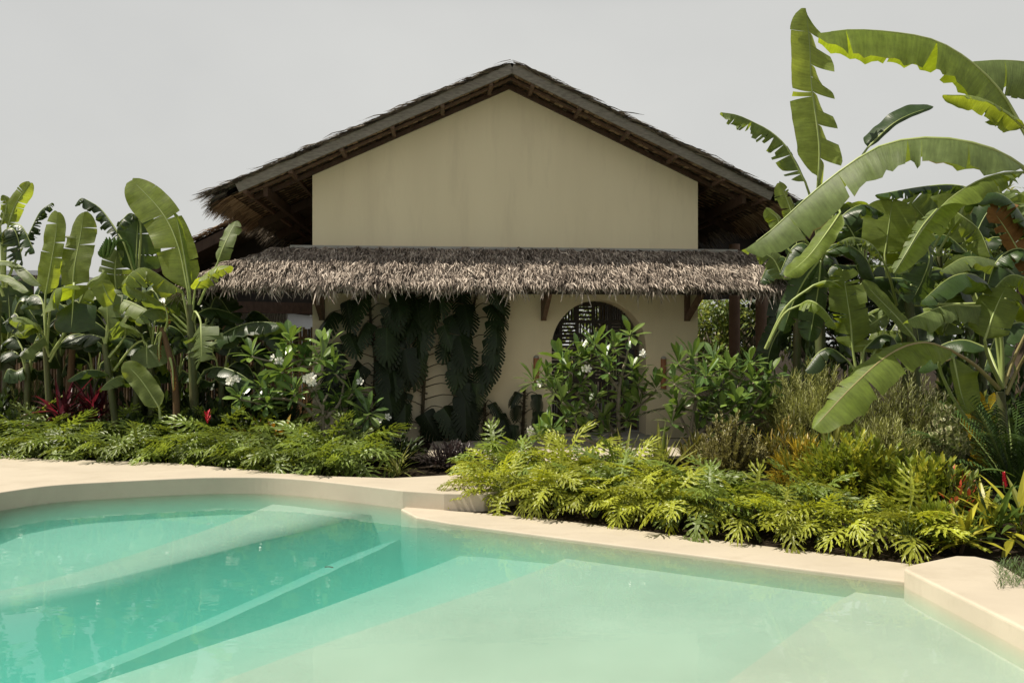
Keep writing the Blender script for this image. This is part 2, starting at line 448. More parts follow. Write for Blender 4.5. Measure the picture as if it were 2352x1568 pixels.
for grp in ([drop(l2, -0.235, -7), drop(l2, -0.235, -0.01)], [drop(l2, -0.235, -0.01), l2],
            [l2, lerpl(l2, l3, .5, -.125, -.23), l3] + [lerpl(l3, l6, f, a, b) for f, a, b in ((.06, -.15, -.26), (.14, -.22, -.33), (.24, -.34, -.46), (.36, -.50, -.62), (.52, -.66, -.80), (.68, -.74, -.92), (.82, -.68, -.92), (.92, -.60, -.88))] + [l6, lerpl(l6, l7, .5, -.37, -.46), l7],
            [l7, lower(l7, .03, .012), drop(l7, -1.0, 0.03)],
            [drop(l7, -1.0, .03), drop(l9, -.85, -.30), drop(l9, -.62, -.20), drop(l9, -.44, -.11), drop(l9, -.32, -.04), drop(l9, -.275, .03), lerpl(l9, l10, .3, -.25, -.25), lerpl(l9, l10, .7, -.235, -.235), l10],
            [l10, l11], [l11, drop(l13, -0.15, -0.012)], [drop(l13, -0.15, -0.012), l13], [l13, drop(l13, -0.105, 5)]):
    m.grid(grp, flip=True)
tag(m.build('pool_floor', M['pool'], None, True), kind='structure')

# raised curved deck on the left and its way to the house
DZ = 0.185
edge = [(0, 1130), (120, 1114), (265, 1105), (450, 1096.5), (540, 1095), (625, 1096), (715, 1102), (825, 1114), (925, 1126), (1020, 1132), (1112, 1134)]
back = [(1230, 1112), (1262, 1084), (1180, 1084), (1100, 1088), (1030, 1090), (960, 1094), (900, 1097), (760, 1093), (665, 1087), (565, 1077), (400, 1063), (230, 1057), (95, 1053), (0, 1046)]
pe = [G(x, y, DZ) for x, y in edge]
pe = spline(pe[:9], 60) + pe[9:]
pe = [V3((-8.4, 2.0, 0)), V3((-7.3, 4.1, 0)), V3((-6.1, 5.9, 0)), V3((-5.25, 7.0, 0))] + [V3((p.x, p.y, 0)) for p in pe]
pe = spline(pe[:8], 24)[:-1] + pe[7:]
pb = [G(x, y, DZ) for x, y in back] + [V3((-8.5, 11.3, 0)), V3((-11, 11.6, 0)), V3((-11, 2.0, 0))]
m = MB(); m.prism([(p.x, p.y) for p in pe + pb], -0.9, DZ)
dk = m.build('pool_deck', M['deck'], merge=0.0005)
bv = dk.modifiers.new('bevel', 'BEVEL'); bv.width = 0.012; bv.segments = 3; bv.limit_method = 'ANGLE'
tag(dk, kind='structure')

KZ = 0.018
kb = [(940, 1160), (1035, 1172), (1203, 1184), (1404, 1208.5), (1595, 1233), (1875, 1267), (2093, 1294), (2150, 1300)]
kf = [(2082, 1334), (1875, 1309), (1651, 1280), (1315, 1237.5), (1035, 1200.5), (958, 1187), (921, 1168)]
m = MB(); m.prism([(p.x, p.y) for p in [G(x, y, KZ) for x, y in kf[::-1]] + [G(x, y, KZ) for x, y in kb[::-1]]], -0.9, KZ)
kerb = m.build('pool_kerb', M['deck'], merge=0.0005)
bv = kerb.modifiers.new('bevel', 'BEVEL'); bv.width = 0.012; bv.segments = 3; bv.limit_method = 'ANGLE'
tag(kerb, kind='structure')

BZ = 0.125
fr_ = [(2099, 1294), (2080, 1300), (2077, 1304), (2084, 1309), (2225, 1378), (2352, 1441)]
bk_ = [(2420, 1355), (2352, 1326), (2284, 1286), (2239, 1276), (2194, 1274.5)]
q = [G(x, y, BZ) for x, y in fr_]
q.append(q[-1] + (q[-1] - q[-2]).normalized() * 3.5)
qb = [V3((9, 1.4, 0)), V3((9, 5.0, 0))] + [G(x, y, BZ) for x, y in bk_]
m = MB(); m.prism([(p.x, p.y) for p in q + qb], -0.9, BZ)
blk = m.build('pool_deck', M['deck'], merge=0.0005)
bv = blk.modifiers.new('bevel', 'BEVEL'); bv.width = 0.02; bv.segments = 3; bv.limit_method = 'ANGLE'
tag(blk, kind='structure')

# pale path from deck to arched door; wall strip added to bounce light
m = MB(); m.prism([(0.15, 9.25), (1.15, 9.3), (1.25, 11.2), (3.45, 11.5), (3.3, 13.42), (-1.3, 13.02), (-1.2, 11.05), (0.2, 11.0)], 0.0, 0.07)
tag(m.build('path_and_bounce_strip', M['deck']), kind='structure')
# near deck under the photographer
m = MB(); m.prism([(-11, -6), (9, -6), (9, 1.35), (4.5, 1.3), (-3, 1.4), (-8.4, 1.95), (-11, 1.95)], -0.9, 0.12)
tag(m.build('pool_deck', M['deck']), kind='structure')

# garden soil: one sheet to the horizon, the pool left open
front = [V3((-11, 11.5, 0))] + [V3((p.x, p.y - 0.05, 0)) for p in [G(x, y, DZ) for x, y in back[::-1]][:-2]]
front += [G(1120, 1136, DZ)] + [G(x, y + 3, KZ) for x, y in kb[1:]] + [G(2215, 1285, BZ), G(2300, 1300, BZ), G(2440, 1368, BZ), V3((9.0, 4.9, 0))]
m = MB()
for a, b in zip(front, front[1:]):
    m.face([(a.x, a.y, 0.01), (b.x, b.y, 0.01), (b.x * 1.0, 16.0, 0.05), (a.x, 16.0, 0.05)])
for x0, x1, y0, y1 in ((-200, -11, -200, 16), (9, 200, -200, 16), (-11, 9, -200, -6)):
    m.face([(x0, y0, 0.01), (x1, y0, 0.01), (x1, y1, 0.012 if y1 < 0 else 0.05), (x0, y1, 0.012 if y1 < 0 else 0.05)])
m.face([(-200, 16, 0.05), (200, 16, 0.05), (200, 300, 0.05), (-200, 300, 0.05)])
tag(m.build('ground', M['soil']), kind='structure')

# water: a closed body whose top mirrors and whose depth tints
wm, t, out = nt('pool_water')
fz = N(t, 'ShaderNodeFresnel', IOR=1.33); gl = N(t, 'ShaderNodeBsdfGlossy', Roughness=0.0)
tp = N(t, 'ShaderNodeBsdfTransparent'); mx = t.nodes.new('ShaderNodeMixShader')
pos = N(t, 'ShaderNodeNewGeometry').outputs['Position']
rip = bumpn(t, noise(t, stretch(t, pos, 1.0, 1.6, 1), 2.2, 3, 0.5), 0.035, 0.06)
t.links.new(rip, gl.inputs['Normal']); t.links.new(rip, fz.inputs['Normal'])
fzs = N(t, 'ShaderNodeMath', operation='MULTIPLY'); t.links.new(fz.outputs[0], fzs.inputs[0]); fzs.inputs[1].default_value = 0.9
t.links.new(fzs.outputs[0], mx.inputs[0]); t.links.new(tp.outputs[0], mx.inputs[1]); t.links.new(gl.outputs[0], mx.inputs[2])
t.links.new(mx.outputs[0], out.inputs[0])
va = N(t, 'ShaderNodeVolumeAbsorption', Density=1.0); va.inputs['Color'].default_value = (0.12, 0.86, 0.82, 1)
vs = N(t, 'ShaderNodeVolumeScatter', Density=0.66, Anisotropy=0.2); vs.inputs['Color'].default_value = (0.36, 0.88, 0.72, 1)
ad = t.nodes.new('ShaderNodeAddShader'); t.links.new(va.outputs[0], ad.inputs[0]); t.links.new(vs.outputs[0], ad.inputs[1]); t.links.new(ad.outputs[0], out.inputs[1])
m = MB(); m.prism([(-10.5, 1.3), (8.0, 1.3), (8.0, 4.0), (3.4, 5.7), (1.0, 7.7), (0, 8.6), (-0.6, 9.4), (-4, 10.4), (-10.5, 10.4)], -1.2, 0.0)
tag(m.build('water', wm), kind='structure')

# ------------------------------------------------------------------ the house
HC = V3((-0.05, 13.475, 0)); ha = R(4.8)
HU = V3((math.cos(ha), math.sin(ha), 0)); HV = V3((math.sin(ha), -math.cos(ha), 0))
def HL(u, v, w): return HC + HU * u + HV * v + V3((0, 0, w))
HW, ZS, ZA, TH = 3.27, 4.45, 5.96, 0.5
SLOPE = (ZA - ZS) / HW
def roofz(u): return ZA - SLOPE * abs(u)

house = thing('thatched_house', 'cream plastered house with a thatched gable roof and a thatched awning over the arched door', 'house', HL(0, 0, 0))
AU0, AU1 = 0.726, 2.36; AC, AR = (AU0 + AU1) / 2, (AU1 - AU0) / 2; ASP = 1.59
def archz(u):
    d = abs(u - AC)
    return ASP + math.sqrt(max(0.0, AR * AR - d * d)) if d < AR - 1e-6 else 0.0
us = [-HW, -2.4, -1.6, -0.8, 0.0, 0.4] + [AC - AR * math.cos(math.pi * k / 28) for k in range(29)] + [2.8, HW]
m = MB()
for a, b in zip(us, us[1:]):
    inn = a >= AU0 - 1e-6 and b <= AU1 + 1e-6
    za, zb = (archz(a) or ASP, archz(b) or ASP) if inn else (0.0, 0.0)
    for v, fl in ((0, False), (-TH, True)):
        q = [HL(a, v, za), HL(b, v, zb), HL(b, v, roofz(b)), HL(a, v, roofz(a))]
        m.face(q[::-1] if fl else q)
    if inn: m.face([HL(a, 0, za), HL(a, -TH, za), HL(b, -TH, zb), HL(b, 0, zb)])
for u, fl in ((AU0, False), (AU1, True)):
    q = [HL(u, 0, 0), HL(u, -TH, 0), HL(u, -TH, ASP), HL(u, 0, ASP)]
    m.face(q if fl else q[::-1])
for u, s in ((-HW, 1), (HW, -1)):            # side walls, 7 m deep
    for d, fl in ((0, s < 0), (0.25 * s, s > 0)):
        q = [HL(u + d, 0 if d == 0 else -TH, 0), HL(u + d, -7, 0), HL(u + d, -7, ZS), HL(u + d, 0 if d == 0 else -TH, ZS)]
        m.face(q if fl else q[::-1])
for a, b, z0, z1 in ((-HW, 0.3, 0, 4.4), (2.9, HW, 0, 4.4), (0.3, 2.9, 2.6, 4.4)):   # rear wall with a wide opening
    m.box(lambda x, y, z: HL(x, -y, z), (a + (0.26 if a < -3 else 0), 6.8, z0), (b - (0.26 if b > 3 else 0), 7.0, z1))
wall = m.build('wall', M['wall'], house, merge=0.0005)
m = MB(); m.box(lambda x, y, z: HL(x, y, z), (-HW + .26, -6.79, 0.03), (HW - .26, -TH - .01, 0.12)); m.build('floor', M['flash'], house)
m = MB(); m.box(lambda x, y, z: HL(x, y, z), (-HW + .26, -6.79, 3.0), (HW - .26, -TH - .01, 3.05)); m.build('ceiling', M['wood_dark'], house)
m = MB(); m.box(lambda x, y, z: HL(x, y, z), (AU0 - .12, -TH + .02, 0.03), (AU1 + .12, 0.35, 0.10)); m.build('doorstep', M['flash'], house)

# lattice door set deep in the arch
door = None
m = MB(); DV = -TH + 0.06
def fd(x, y, z): return HL(x, y, z)
cols = [AU0 + 0.005, AU0 + 0.215, AU0 + 0.51, AU0 + 0.80, AU0 + 1.09, AU0 + 1.33]
rows = [0.13, 0.42, 0.76, 1.02, 1.28, 1.55, 1.80, 2.05, 2.36]
def top(u): return (archz(min(max(u, AU0 + .002), AU1 - .002)) or ASP) - 0.004
def bar(u0, z0, u1, z1, w, dep=0.03):
    if max(z0, z1) > min(top(u0), top(u1)) + 0.03: return
    m.beam(HL(u0, DV, z0), HL(u1, DV, z1), dep, w, (HV if abs(u1 - u0) > 9 else HU * 0.3 + V3((0, 0, 1))) if abs(u1 - u0) > 1e-6 else HU)
for u in cols: m.box(fd, (u - .032, DV - .028, .12), (u + .032, DV + .028, min(top(u - .03), top(u + .03))))
for z in rows:
    a, b = cols[0], cols[-1]
    if z > ASP:
        h = math.sqrt(max(0, AR * AR - (z - ASP + .02) ** 2)); a, b = max(a, AC - h), min(b, AC + h)
    if b > a: m.box(fd, (a, DV - .0245, z - .03), (b, DV + .0245, z + .03))
for i, (u0, u1) in enumerate(zip(cols, cols[1:])):
    for j, (z0, z1) in enumerate(zip(rows, rows[1:])):
        kind = (i + j * 2 + (j // 2)) % 3
        zt = min(top(u0), top(u1))
        if z1 > zt + .03:
            if z0 < max(top(u0), top(u1)):
                for k in range(1, 6):
                    ub = u0 + (u1 - u0) * k / 6
                    if top(ub) > z0 + .05: m.box(fd, (ub - .015, DV - .018, z0 + .028), (ub + .015, DV + .018, min(top(ub - .015), top(ub + .015))))
            continue
        uc = (u0 + u1) / 2
        if kind == 0:
            for p, q in (((u0 + .04, z0 + .03), (u1 - .04, z1 - .03)), ((u0 + .04, z1 - .03), (u1 - .04, z0 + .03))):
                m.beam(HL(p[0], DV + (.004 if p[1] < q[1] else -.004), p[1]), HL(q[0], DV + (.004 if p[1] < q[1] else -.004), q[1]), .03, .042, V3((0, 0, 1)))
        elif kind == 1:
            n = 4
            for k in range(1, n): m.box(fd, (u0 + .03, DV - .018, z0 + (z1 - z0) * k / n - .021), (u1 - .03, DV + .018, z0 + (z1 - z0) * k / n + .021))
        else:
            n = 5
            for k in range(1, n): m.box(fd, (u0 + (u1 - u0) * k / n - .013, DV - .018, z0 + .028), (u0 + (u1 - u0) * k / n + .013, DV + .018, z1 - .028))
door = m.build('lattice_door', M['lattice'], house)
m = MB(); m.box(lambda x, y, z: HL(AU1 - .05 + y, x, z), (-TH - 1.0, -.02, .13), (-TH - .02, .02, 1.55)); m.build('open_door_leaf', M['wood_dark'], house)

# roof: underside slabs, thatch strands, rafters, purlins, verge boards
OV, EU = 0.62, 4.62          # overhang in front, half width at the eaves
roof = MB()
T0 = 0.05                    # the thatch lies on the purlins
BK = -7.6
for s in (-1, 1):
    for w0, fl in ((0.10, s > 0), (0.24, s < 0)):
        e = EU if s < 0 else EU - 0.05
        q = [HL(0, OV - .02, ZA + w0), HL(s * e, OV - .02, roofz(e) + w0), HL(s * e, BK, roofz(e) + w0), HL(0, BK, ZA + w0)]
        roof.face(q[::-1] if not fl else q, [(0, 0), (5, 0), (5, 8), (0, 8)])
    e = EU if s < 0 else EU - 0.05
    q = [HL(s * e, OV - .02, roofz(e) + .10), HL(s * e, BK, roofz(e) + .10), HL(s * e, BK, roofz(e) + .24), HL(s * e, OV - .02, roofz(e) + .24)]
    roof.face(q if s > 0 else q[::-1])
    q = [HL(0, BK, ZA + .10), HL(s * e, BK, roofz(e) + .10), HL(s * e, BK, roofz(e) + .24), HL(0, BK, ZA + .24)]
    roof.face(q if s < 0 else q[::-1])
roofo = roof.build('roof', M['under'], house)
rr = random.Random(11)
sd = V3((1, 0, 0))
m = MB()
def strandf(mb, p, d, side, n, L, w, curl, r):
    """One dry strip from p along d, bending towards -n."""
    a = p; b = p + d * (L * .55) + n * (curl * .35); c = p + d * L - n * (curl * .55)
    mb.face([a - side * w * .5, a + side * w * .5, b + side * w * .42, b - side * w * .42], None, r)
    mb.face([b - side * w * .42, b + side * w * .42, c + side * w * .08, c - side * w * .08], None, r)
for s in (-1, 1):
    dn = (HU * s - V3((0, 0, SLOPE))).normalized(); nrm = (HU * (s * SLOPE) + V3((0, 0, 1))).normalized()
    e = EU + (0.05 if s < 0 else 0.0)
    for k in range(8200):
        u = e * (rr.random() ** 0.9); v = OV + .03 - (rr.random() ** 2.2) * 3.0 if rr.random() < .8 else rr.uniform(BK, OV)
        p = HL(s * u, v, roofz(u) + .235 + rr.uniform(-.02, .03) + .05 * (rr.random() if k % 9 == 0 else 0))
        d = (dn + HV * rr.gauss(0, .20) + nrm * rr.uniform(.0, .16)).normalized()
        sdv = (HV + dn * rr.gauss(0, .25) + nrm * rr.gauss(0, .35)).normalized()
        strandf(m, p, d, sdv, nrm, rr.uniform(.22, .45), rr.uniform(.016, .034), rr.uniform(0, .05), rr.random())
    for k in range(620):     # eave fringe
        v = OV - rr.random() ** 1.5 * 6.5; d = (dn * 1.0 + HV * rr.gauss(0.05, .22) - V3((0, 0, rr.uniform(.1, .55)))).normalized()
        p = HL(s * (e - .15), v, roofz(e - .15) + rr.uniform(.08, .24))
        strandf(m, p, d, (HV + V3((0, 0, rr.gauss(0, .4)))).normalized(), nrm, rr.uniform(.25, .5), rr.uniform(.022, .05), rr.uniform(0, .08), rr.random())
m.build('thatch', M['thatch_roof'], roofo)
m = MB()                     # woven palm shingles seen from below: courses of short tongues
for s in (-1, 1):
    dn = (HU * s - V3((0, 0, SLOPE))).normalized()
    e = EU
    nn = (V3((0, 0, -1)) - HU * (s * SLOPE)).normalized()
    for c in range(int(2.6 / .16)):
        v = OV - .06 - c * .16
        u = 0.05
        while u < e:
            w = rr.uniform(.06, .085)
            a = HL(s * u, v, roofz(u) + .088 - rr.uniform(0, .012)); b = HL(s * (u + w), v, roofz(u + w) + .088 - rr.uniform(0, .012))
            dl = -HV * rr.uniform(.15, .18) + V3((0, 0, .02))
            f = [a, b, b + dl, a + dl]
            m.face(f if s < 0 else f[::-1], None, rr.random()); u += w + .006
    for k in range(700):     # ragged ends hanging at the eave, seen from below
        v = OV - rr.random() * 2.5
        strandf(m, HL(s * (e - .2), v, roofz(e - .2) + .07), (dn + HV * rr.gauss(.1, .25) - V3((0, 0, rr.uniform(-.05, .35)))).normalized(), HV, -nn, rr.uniform(.25, .5), rr.uniform(.025, .05), .03, rr.random())
m.build('soffit', M['thatch_tan'], roofo)
for s in (-1, 1):
    m = MB()
    m.beam(HL(0.0, OV, ZA + .15), HL(s * 4.33, OV, roofz(4.33) + .15), .035, .155)
    m.build('verge_board', M['wood_grey'], roofo)
    for v in (OV - .30, -.0):
        m = MB()
        dzr = .062 if v > .2 else .03
        m.beam(HL(0, v + .05, ZA + dzr), HL(s * 4.3, v + .05, roofz(4.3) + dzr), .04, .035 if v > .2 else .07)
        m.build('rafter', M['wood_red'] if v > .2 else M['wood_dark'], roofo)
    for v in (-1.6, -3.2, -4.8, -6.4):
        m = MB(); m.beam(HL(s * 3.1, v, roofz(3.1) - .02), HL(s * 4.5, v, roofz(4.5) - .02), .06, .14); m.build('rafter', M['wood_dark'], roofo)
    for u in (0.34, 1.12, 1.92, 2.72, 3.52, 4.22):
        m = MB(); m.beam(HL(s * u, OV - .02, roofz(u) + .055), HL(s * u, -7.2 if u > 3.3 else -TH, roofz(u) + .055), .06, .06); m.build('purlin', M['wood_red'], roofo)
    m = MB(); m.beam(HL(s * 3.95, OV - .25, roofz(3.95) - .03), HL(s * 3.95, -7.2, roofz(3.95) - .03), .07, .16); m.build('eave_beam', M['wood_dark'], roofo)

# awning: hipped skirt of thatch round the front
AZ1, AZ0, AP = 3.24, 2.55, 1.20      # top, bottom, projection
TL, TR, BL, BR = -3.55, 4.1, -4.98, 5.2
aw = MB()
def awp(x, k):               # k 0 top .. 1 eave; bulges a little
    return AZ1 + (AZ0 - AZ1) * k + .07 * math.sin(math.pi * min(k, 1))
for dz, fl in ((0, False), (-.12, True)):
    rows_ = []
    for k in range(9):
        q = k / 8
        rows_.append([HL(TL + (BL - TL) * q + ((TR + (BR - TR) * q) - (TL + (BL - TL) * q)) * i / 24, AP * q, awp(0, q) + dz) for i in range(25)])
    aw.grid(rows_, flip=not fl)
    for s in (0, 1):         # hips
        rows_ = []
        for k in range(9):
            q = k / 8
            u = TL + (BL - TL) * q if s == 0 else TR + (BR - TR) * q
            rows_.append([HL(u, AP * q, awp(0, q) + dz), HL(u, -.55 - (.0) * q, awp(0, q) + dz)])
        aw.grid(rows_, flip=(fl if s == 0 else not fl))
awo = aw.build('awning', M['under'], house)
m = MB()
rr = random.Random(23)
def awn(n_, front):
    for k in range(n_):
        q = rr.random() ** .85
        L, w = rr.uniform(.12, .27), rr.uniform(.010, .026)
        if front:
            a, b = TL + (BL - TL) * q - .05, TR + (BR - TR) * q + .05
            u = a + (b - a) * rr.random(); p = HL(u, AP * q, awp(0, q) + rr.uniform(.0, .045))
            dv, du = HV, HU
        else:
            s = -1 if rr.random() < .6 else 1
            u = (TL + (BL - TL) * q) if s < 0 else (TR + (BR - TR) * q)
            p = HL(u, rr.uniform(-.5, AP * q), awp(0, q) + rr.uniform(.0, .05)); dv, du = HU * s, HV
        dn = (dv * AP - V3((0, 0, AZ1 - AZ0))).normalized(); nr = (dv * .72 + V3((0, 0, 1.2))).normalized()
        cn = mnoise.noise(V3((u * 5.5, q * 5, 3.1))); c2 = mnoise.noise(V3((u * 9, q * 9, 8.7)))
        L *= 1 + .5 * c2; d = (dn + du * (rr.gauss(0, .24) + .5 * cn) + nr * (rr.uniform(-.02, .22) + .25 * max(0, c2))).normalized()
        p = p + nr * (.03 * c2)
        sdv = (du + dn * rr.gauss(0, .3) + nr * rr.gauss(0, .55)).normalized()
        strandf(m, p, d, sdv, nr, L, w, rr.uniform(.0, .06), min(1, max(0, rr.gauss(.55, .22) + .22 * mnoise.noise(V3((u * 2.2, q * 3, 1.0))) + .1 * cn)))
awn(33000, True); awn(3600, False)
for k in range(5200):        # fringe along the eave
    a = rr.random(); u = BL - .05 + (BR - BL + .1) * a; q = 1 - rr.random() * .1
    d = (HV * rr.uniform(.2, .9) - V3((0, 0, rr.uniform(.5, 1.1))) + HU * rr.gauss(0, .3)).normalized()
    fl_ = 1 + .9 * mnoise.noise(V3((u * 4.0, 1.7, 0))); d = (d + HU * .7 * mnoise.noise(V3((u * 7, 4.2, 0)))).normalized()
    strandf(m, HL(u, AP * q, awp(0, q) + rr.uniform(-.06, .03)), d, (HU + HV * rr.gauss(0, .5)).normalized(), HV, .72 * fl_ * (rr.uniform(.10, .24) if rr.random() < .84 else rr.uniform(.24, .46)), rr.uniform(.010, .026), rr.uniform(0, .05), min(1, max(0, rr.gauss(.6, .25))))
for k in range(420):
    s = -1 if rr.random() < .7 else 1
    u = BL if s < 0 else BR
    d = (HU * s * rr.uniform(.4, 1.2) - V3((0, 0, rr.uniform(.3, .9))) + HV * rr.gauss(0, .3)).normalized()
    strandf(m, HL(u, rr.uniform(-.55, AP), AZ0 + rr.uniform(-.06, .04)), d, HV, HU * s, rr.uniform(.15, .45), rr.uniform(.014, .03), .04, rr.random())
m.build('thatch', M['thatch'], awo)
m = MB(); m.box(HL, (-3.62, 0.002, 3.225), (3.95, .075, 3.285)); m.build('flashing', M['flash'], house)
for u in (-3.11, .585, 3.07):
    m = MB()
    m.box(HL, (u - .045, .003, 2.05), (u + .045, .07, 2.75))
    m.beam(HL(u, .06, 2.10), HL(u, .92, 2.52), .07, .10)
    m.beam(HL(u, .06, 2.66), HL(u, 1.1, 2.50), .065, .09, V3((0, 0, 1)))
    m.build('bracket', M['wood_red'], house)
for u in (.31, 2.62):
    pass

# half-round bamboo lamps beside the door
def wall_lamp(px, py, label):
    d = 13.45 + (px - CX) / FPX * 13.5 * math.tan(ha); p = W(px, py, d)
    u = (p - HC).dot(HU)
    o = thing('wall_lamp', label, 'wall lamp', HL(u, 0, p.z), 'bamboo lamps beside the arched door')
    m = MB(); h = .52
    for fl, rad in ((False, .05), (True, .043)):
        m.grid([[HL(u + rad * math.cos(a), .004 + rad * 1.1 * math.sin(a), p.z - hh) for a in [math.pi * k / 10 for k in range(11)]] for hh in (0, h)], flip=fl)
    m.build('tube', M['lamp'], o, True)
    m = MB()
    m.grid([[HL(u + .05 * math.cos(a) * math.cos(b), .004 + .055 * math.sin(a) * math.cos(b), p.z + .045 * math.sin(b)) for a in [math.pi * k / 10 for k in range(11)]] for b in [math.pi / 2 * k / 5 for k in range(6)]])
    m.build('cap', M['flash'], o, True)
wall_lamp(1232, 822, 'half-round brown bamboo lamp on the cream wall left of the arched door')
wall_lamp(1525, 824, 'half-round brown bamboo lamp on the cream wall right of the arched door')

# ------------------------------------------------------------------ long thatched pavilion behind
pav = thing('rear_pavilion', 'long low thatched pavilion with round columns standing behind the plastered house', 'pavilion', (0, 18, 0))
PY, PK = 16.9, 24.0
def pz(x): return 7.05 - .497 * abs(x - 0.1)
m = MB()
for s in (-1, 1):
    xe = -9.25 if s < 0 else 7.4
    for dz, fl in ((0, s > 0), (.16, s < 0)):
        q = [V3((.1, PY, pz(.1) + dz)), V3((xe, PY, pz(xe) + dz)), V3((xe, PK, pz(xe) + dz)), V3((.1, PK, pz(.1) + dz))]
        m.face(q if fl else q[::-1])
pr = m.build('roof', M['under'], pav)
m = MB()
for s in (-1, 1):
    xe = -9.25 if s < 0 else 7.4
    dn = V3((s, 0, -.497)).normalized(); nr = V3((s * .497, 0, 1)).normalized()
    for k in range(3200):
        x = .1 + (xe - .1) * (.35 + .66 * rr.random()); y = PY - .05 + rr.random() ** 2 * 3
        d = (dn + V3((0, rr.gauss(-.05, .25), 0)) + nr * rr.uniform(0, .15)).normalized()
        strandf(m, V3((x, y, pz(x) + .17 + rr.uniform(0, .05))), d, V3((0, 1, rr.gauss(0, .4))).normalized(), nr, rr.uniform(.25, .5), rr.uniform(.02, .04), rr.uniform(0, .1), rr.random())
    for k in range(500):
        y = PY + rr.random() * 4
        d = (dn + V3((0, rr.gauss(-.05, .25), -rr.uniform(.1, .7)))).normalized()
        strandf(m, V3((xe, y, pz(xe) + rr.uniform(0, .2))), d, V3((0, 1, 0)), nr, rr.uniform(.3, .6), rr.uniform(.02, .04), .05, rr.random())
m.build('thatch', M['thatch_tan'], pr)
for s, xe in ((-1, -9.1), (1, 7.3)):
    m = MB(); m.beam((.1, PY - .03, pz(.1) - .01), (xe, PY - .03, pz(xe) - .01), .05, .2); m.build('verge_board', M['wood_dark'], pr)
m = MB()
m.face([(-9.0, 18.2, 2.42), (7.2, 18.2, 2.7), (7.2, 18.2, pz(7.2) - .02), (.1, 18.2, 7.0), (-9.0, 18.2, pz(9.0) - .02)])
m.build('shade_sheet', M['lattice'], pav)  # black sheet standing in for the shade under the pavilion roof
m = MB(); m.beam((-9.0, 17.4, 2.52), (-3.6, 17.4, 2.40), .12, .24); m.build('tie_beam', M['wood_dark'], pav)
for px, Y, w in ((1687, 15.6, 12.5), (1750, 15.2, 14.5)):
    p = W(px, 700, Y); rad = w / FPX * Y
    m = MB(); m.tube([(p.x, p.y, 0.04), (p.x, p.y, 1.2), (p.x, p.y, 3.6)], [rad * 1.03, rad, rad * .97], 18); m.build('column', M['column'], pav, True)
for x in (-8.7, -6.4, -4.2):
    m = MB(); m.tube([(x, 17.6, .04), (x, 17.6, 3.0)], [.09, .085], 10); m.build('post', M['wood_red'], pav, True)

# ------------------------------------------------------------------ bamboo fence
fence = thing('bamboo_fence', 'tall fence of upright bamboo poles running behind the banana plants', 'fence', (-6.5, 14.2, 0))
rr = random.Random(31)
m = MB(); x = -12.5
while x < -3.45:
    w = rr.uniform(.022, .030); h = 1.95 + rr.uniform(-.03, .03); y = 14.2 + rr.uniform(-.008, .008); r = min(1, max(0, rr.gauss(.5, .25)))
    zs = [.0]; z0 = rr.uniform(.1, .35)
    pts, rad = [(x, y, 0)], [w]
    while z0 < h - .05:
        for dz, k in ((-.012, 1), (0, 1.18), (.012, 1)): pts.append((x, y, z0 + dz)); rad.append(w * k)
        z0 += rr.uniform(.28, .36)
    pts.append((x, y, h)); rad.append(w)
    m.tube(pts, rad, 7, r); x += w * 2 + .003
m.build('pole_panel', M['bamboo'], fence, True)
for z in (.5, 1.75):
    m = MB(); m.beam((-12.5, 14.26, z), (-3.45, 14.26, z), .05, .07); m.build('rail', M['wood_red'], fence)

# pale metal shed and other things over the fence
sh = thing('metal_shed', 'pale corrugated metal shed showing over the bamboo fence', 'shed', (-10, 23, 0))
m = MB(); rows_ = []
n = 220
for z in (0.05, 2.55):
    rows_.append([V3((-15.5 + 9.3 * k / n, 22 + .02 * math.cos(k * math.pi), z)) for k in range(n + 1)])
m.grid(rows_)
m.box(frame0, (-15.45, 22.05, .05), (-6.3, 26, 2.5)); m.build('wall', M['metal'], sh)
m = MB(); m.box(frame0, (-15.8, 21.7, 2.56), (-5.9, 26.3, 2.64)); m.build('roof', M['wood_grey'], sh)
ht = thing('timber_hut', 'dark red timber hut frame with a flat roof far left beyond the bananas', 'hut', (-12.6, 19, 0))
for x in (-12.9, -12.0, -11.55, -11.15):
    m = MB(); m.box(frame0, (x, 18.9, .04), (x + .13, 19.03, 3.25)); m.build('post', M['wood_red'], ht)
m = MB(); m.box(frame0, (-14, 18.85, 2.50), (-11.0, 20.5, 2.62)); m.build('floor', M['wood_red'], ht)
m = MB(); m.box(frame0, (-14.3, 18.6, 3.25), (-10.9, 21, 3.36)); m.build('roof', M['metal'], ht)
m = MB(); m.box(frame0, (-14, 19.4, .04), (-11.1, 19.5, 2.5)); m.build('wall', M['wood_dark'], ht)
p = W(150, 600, 16.5)
m = MB(); m.tube([(p.x, p.y, .04), (p.x + .01, p.y, 1.6), (p.x, p.y, p.z)], [.045, .04, .035], 8)
tag(m.build('wooden_pole', M['wood_red'], None, True), 'thin brown wooden pole rising between the left banana leaves', 'pole')
# ------------------------------------------------------------------ plant makers
def prof(u):
    a = min(1.0, (u / 0.13)) ** 0.55
    b = 1.0 if u < 0.72 else max(0.0, 1 - ((u - 0.72) / 0.28) ** 2.6) ** 0.55
    return max(0.03, a * b * (0.94 + 0.06 * math.sin(u * 3.1)))


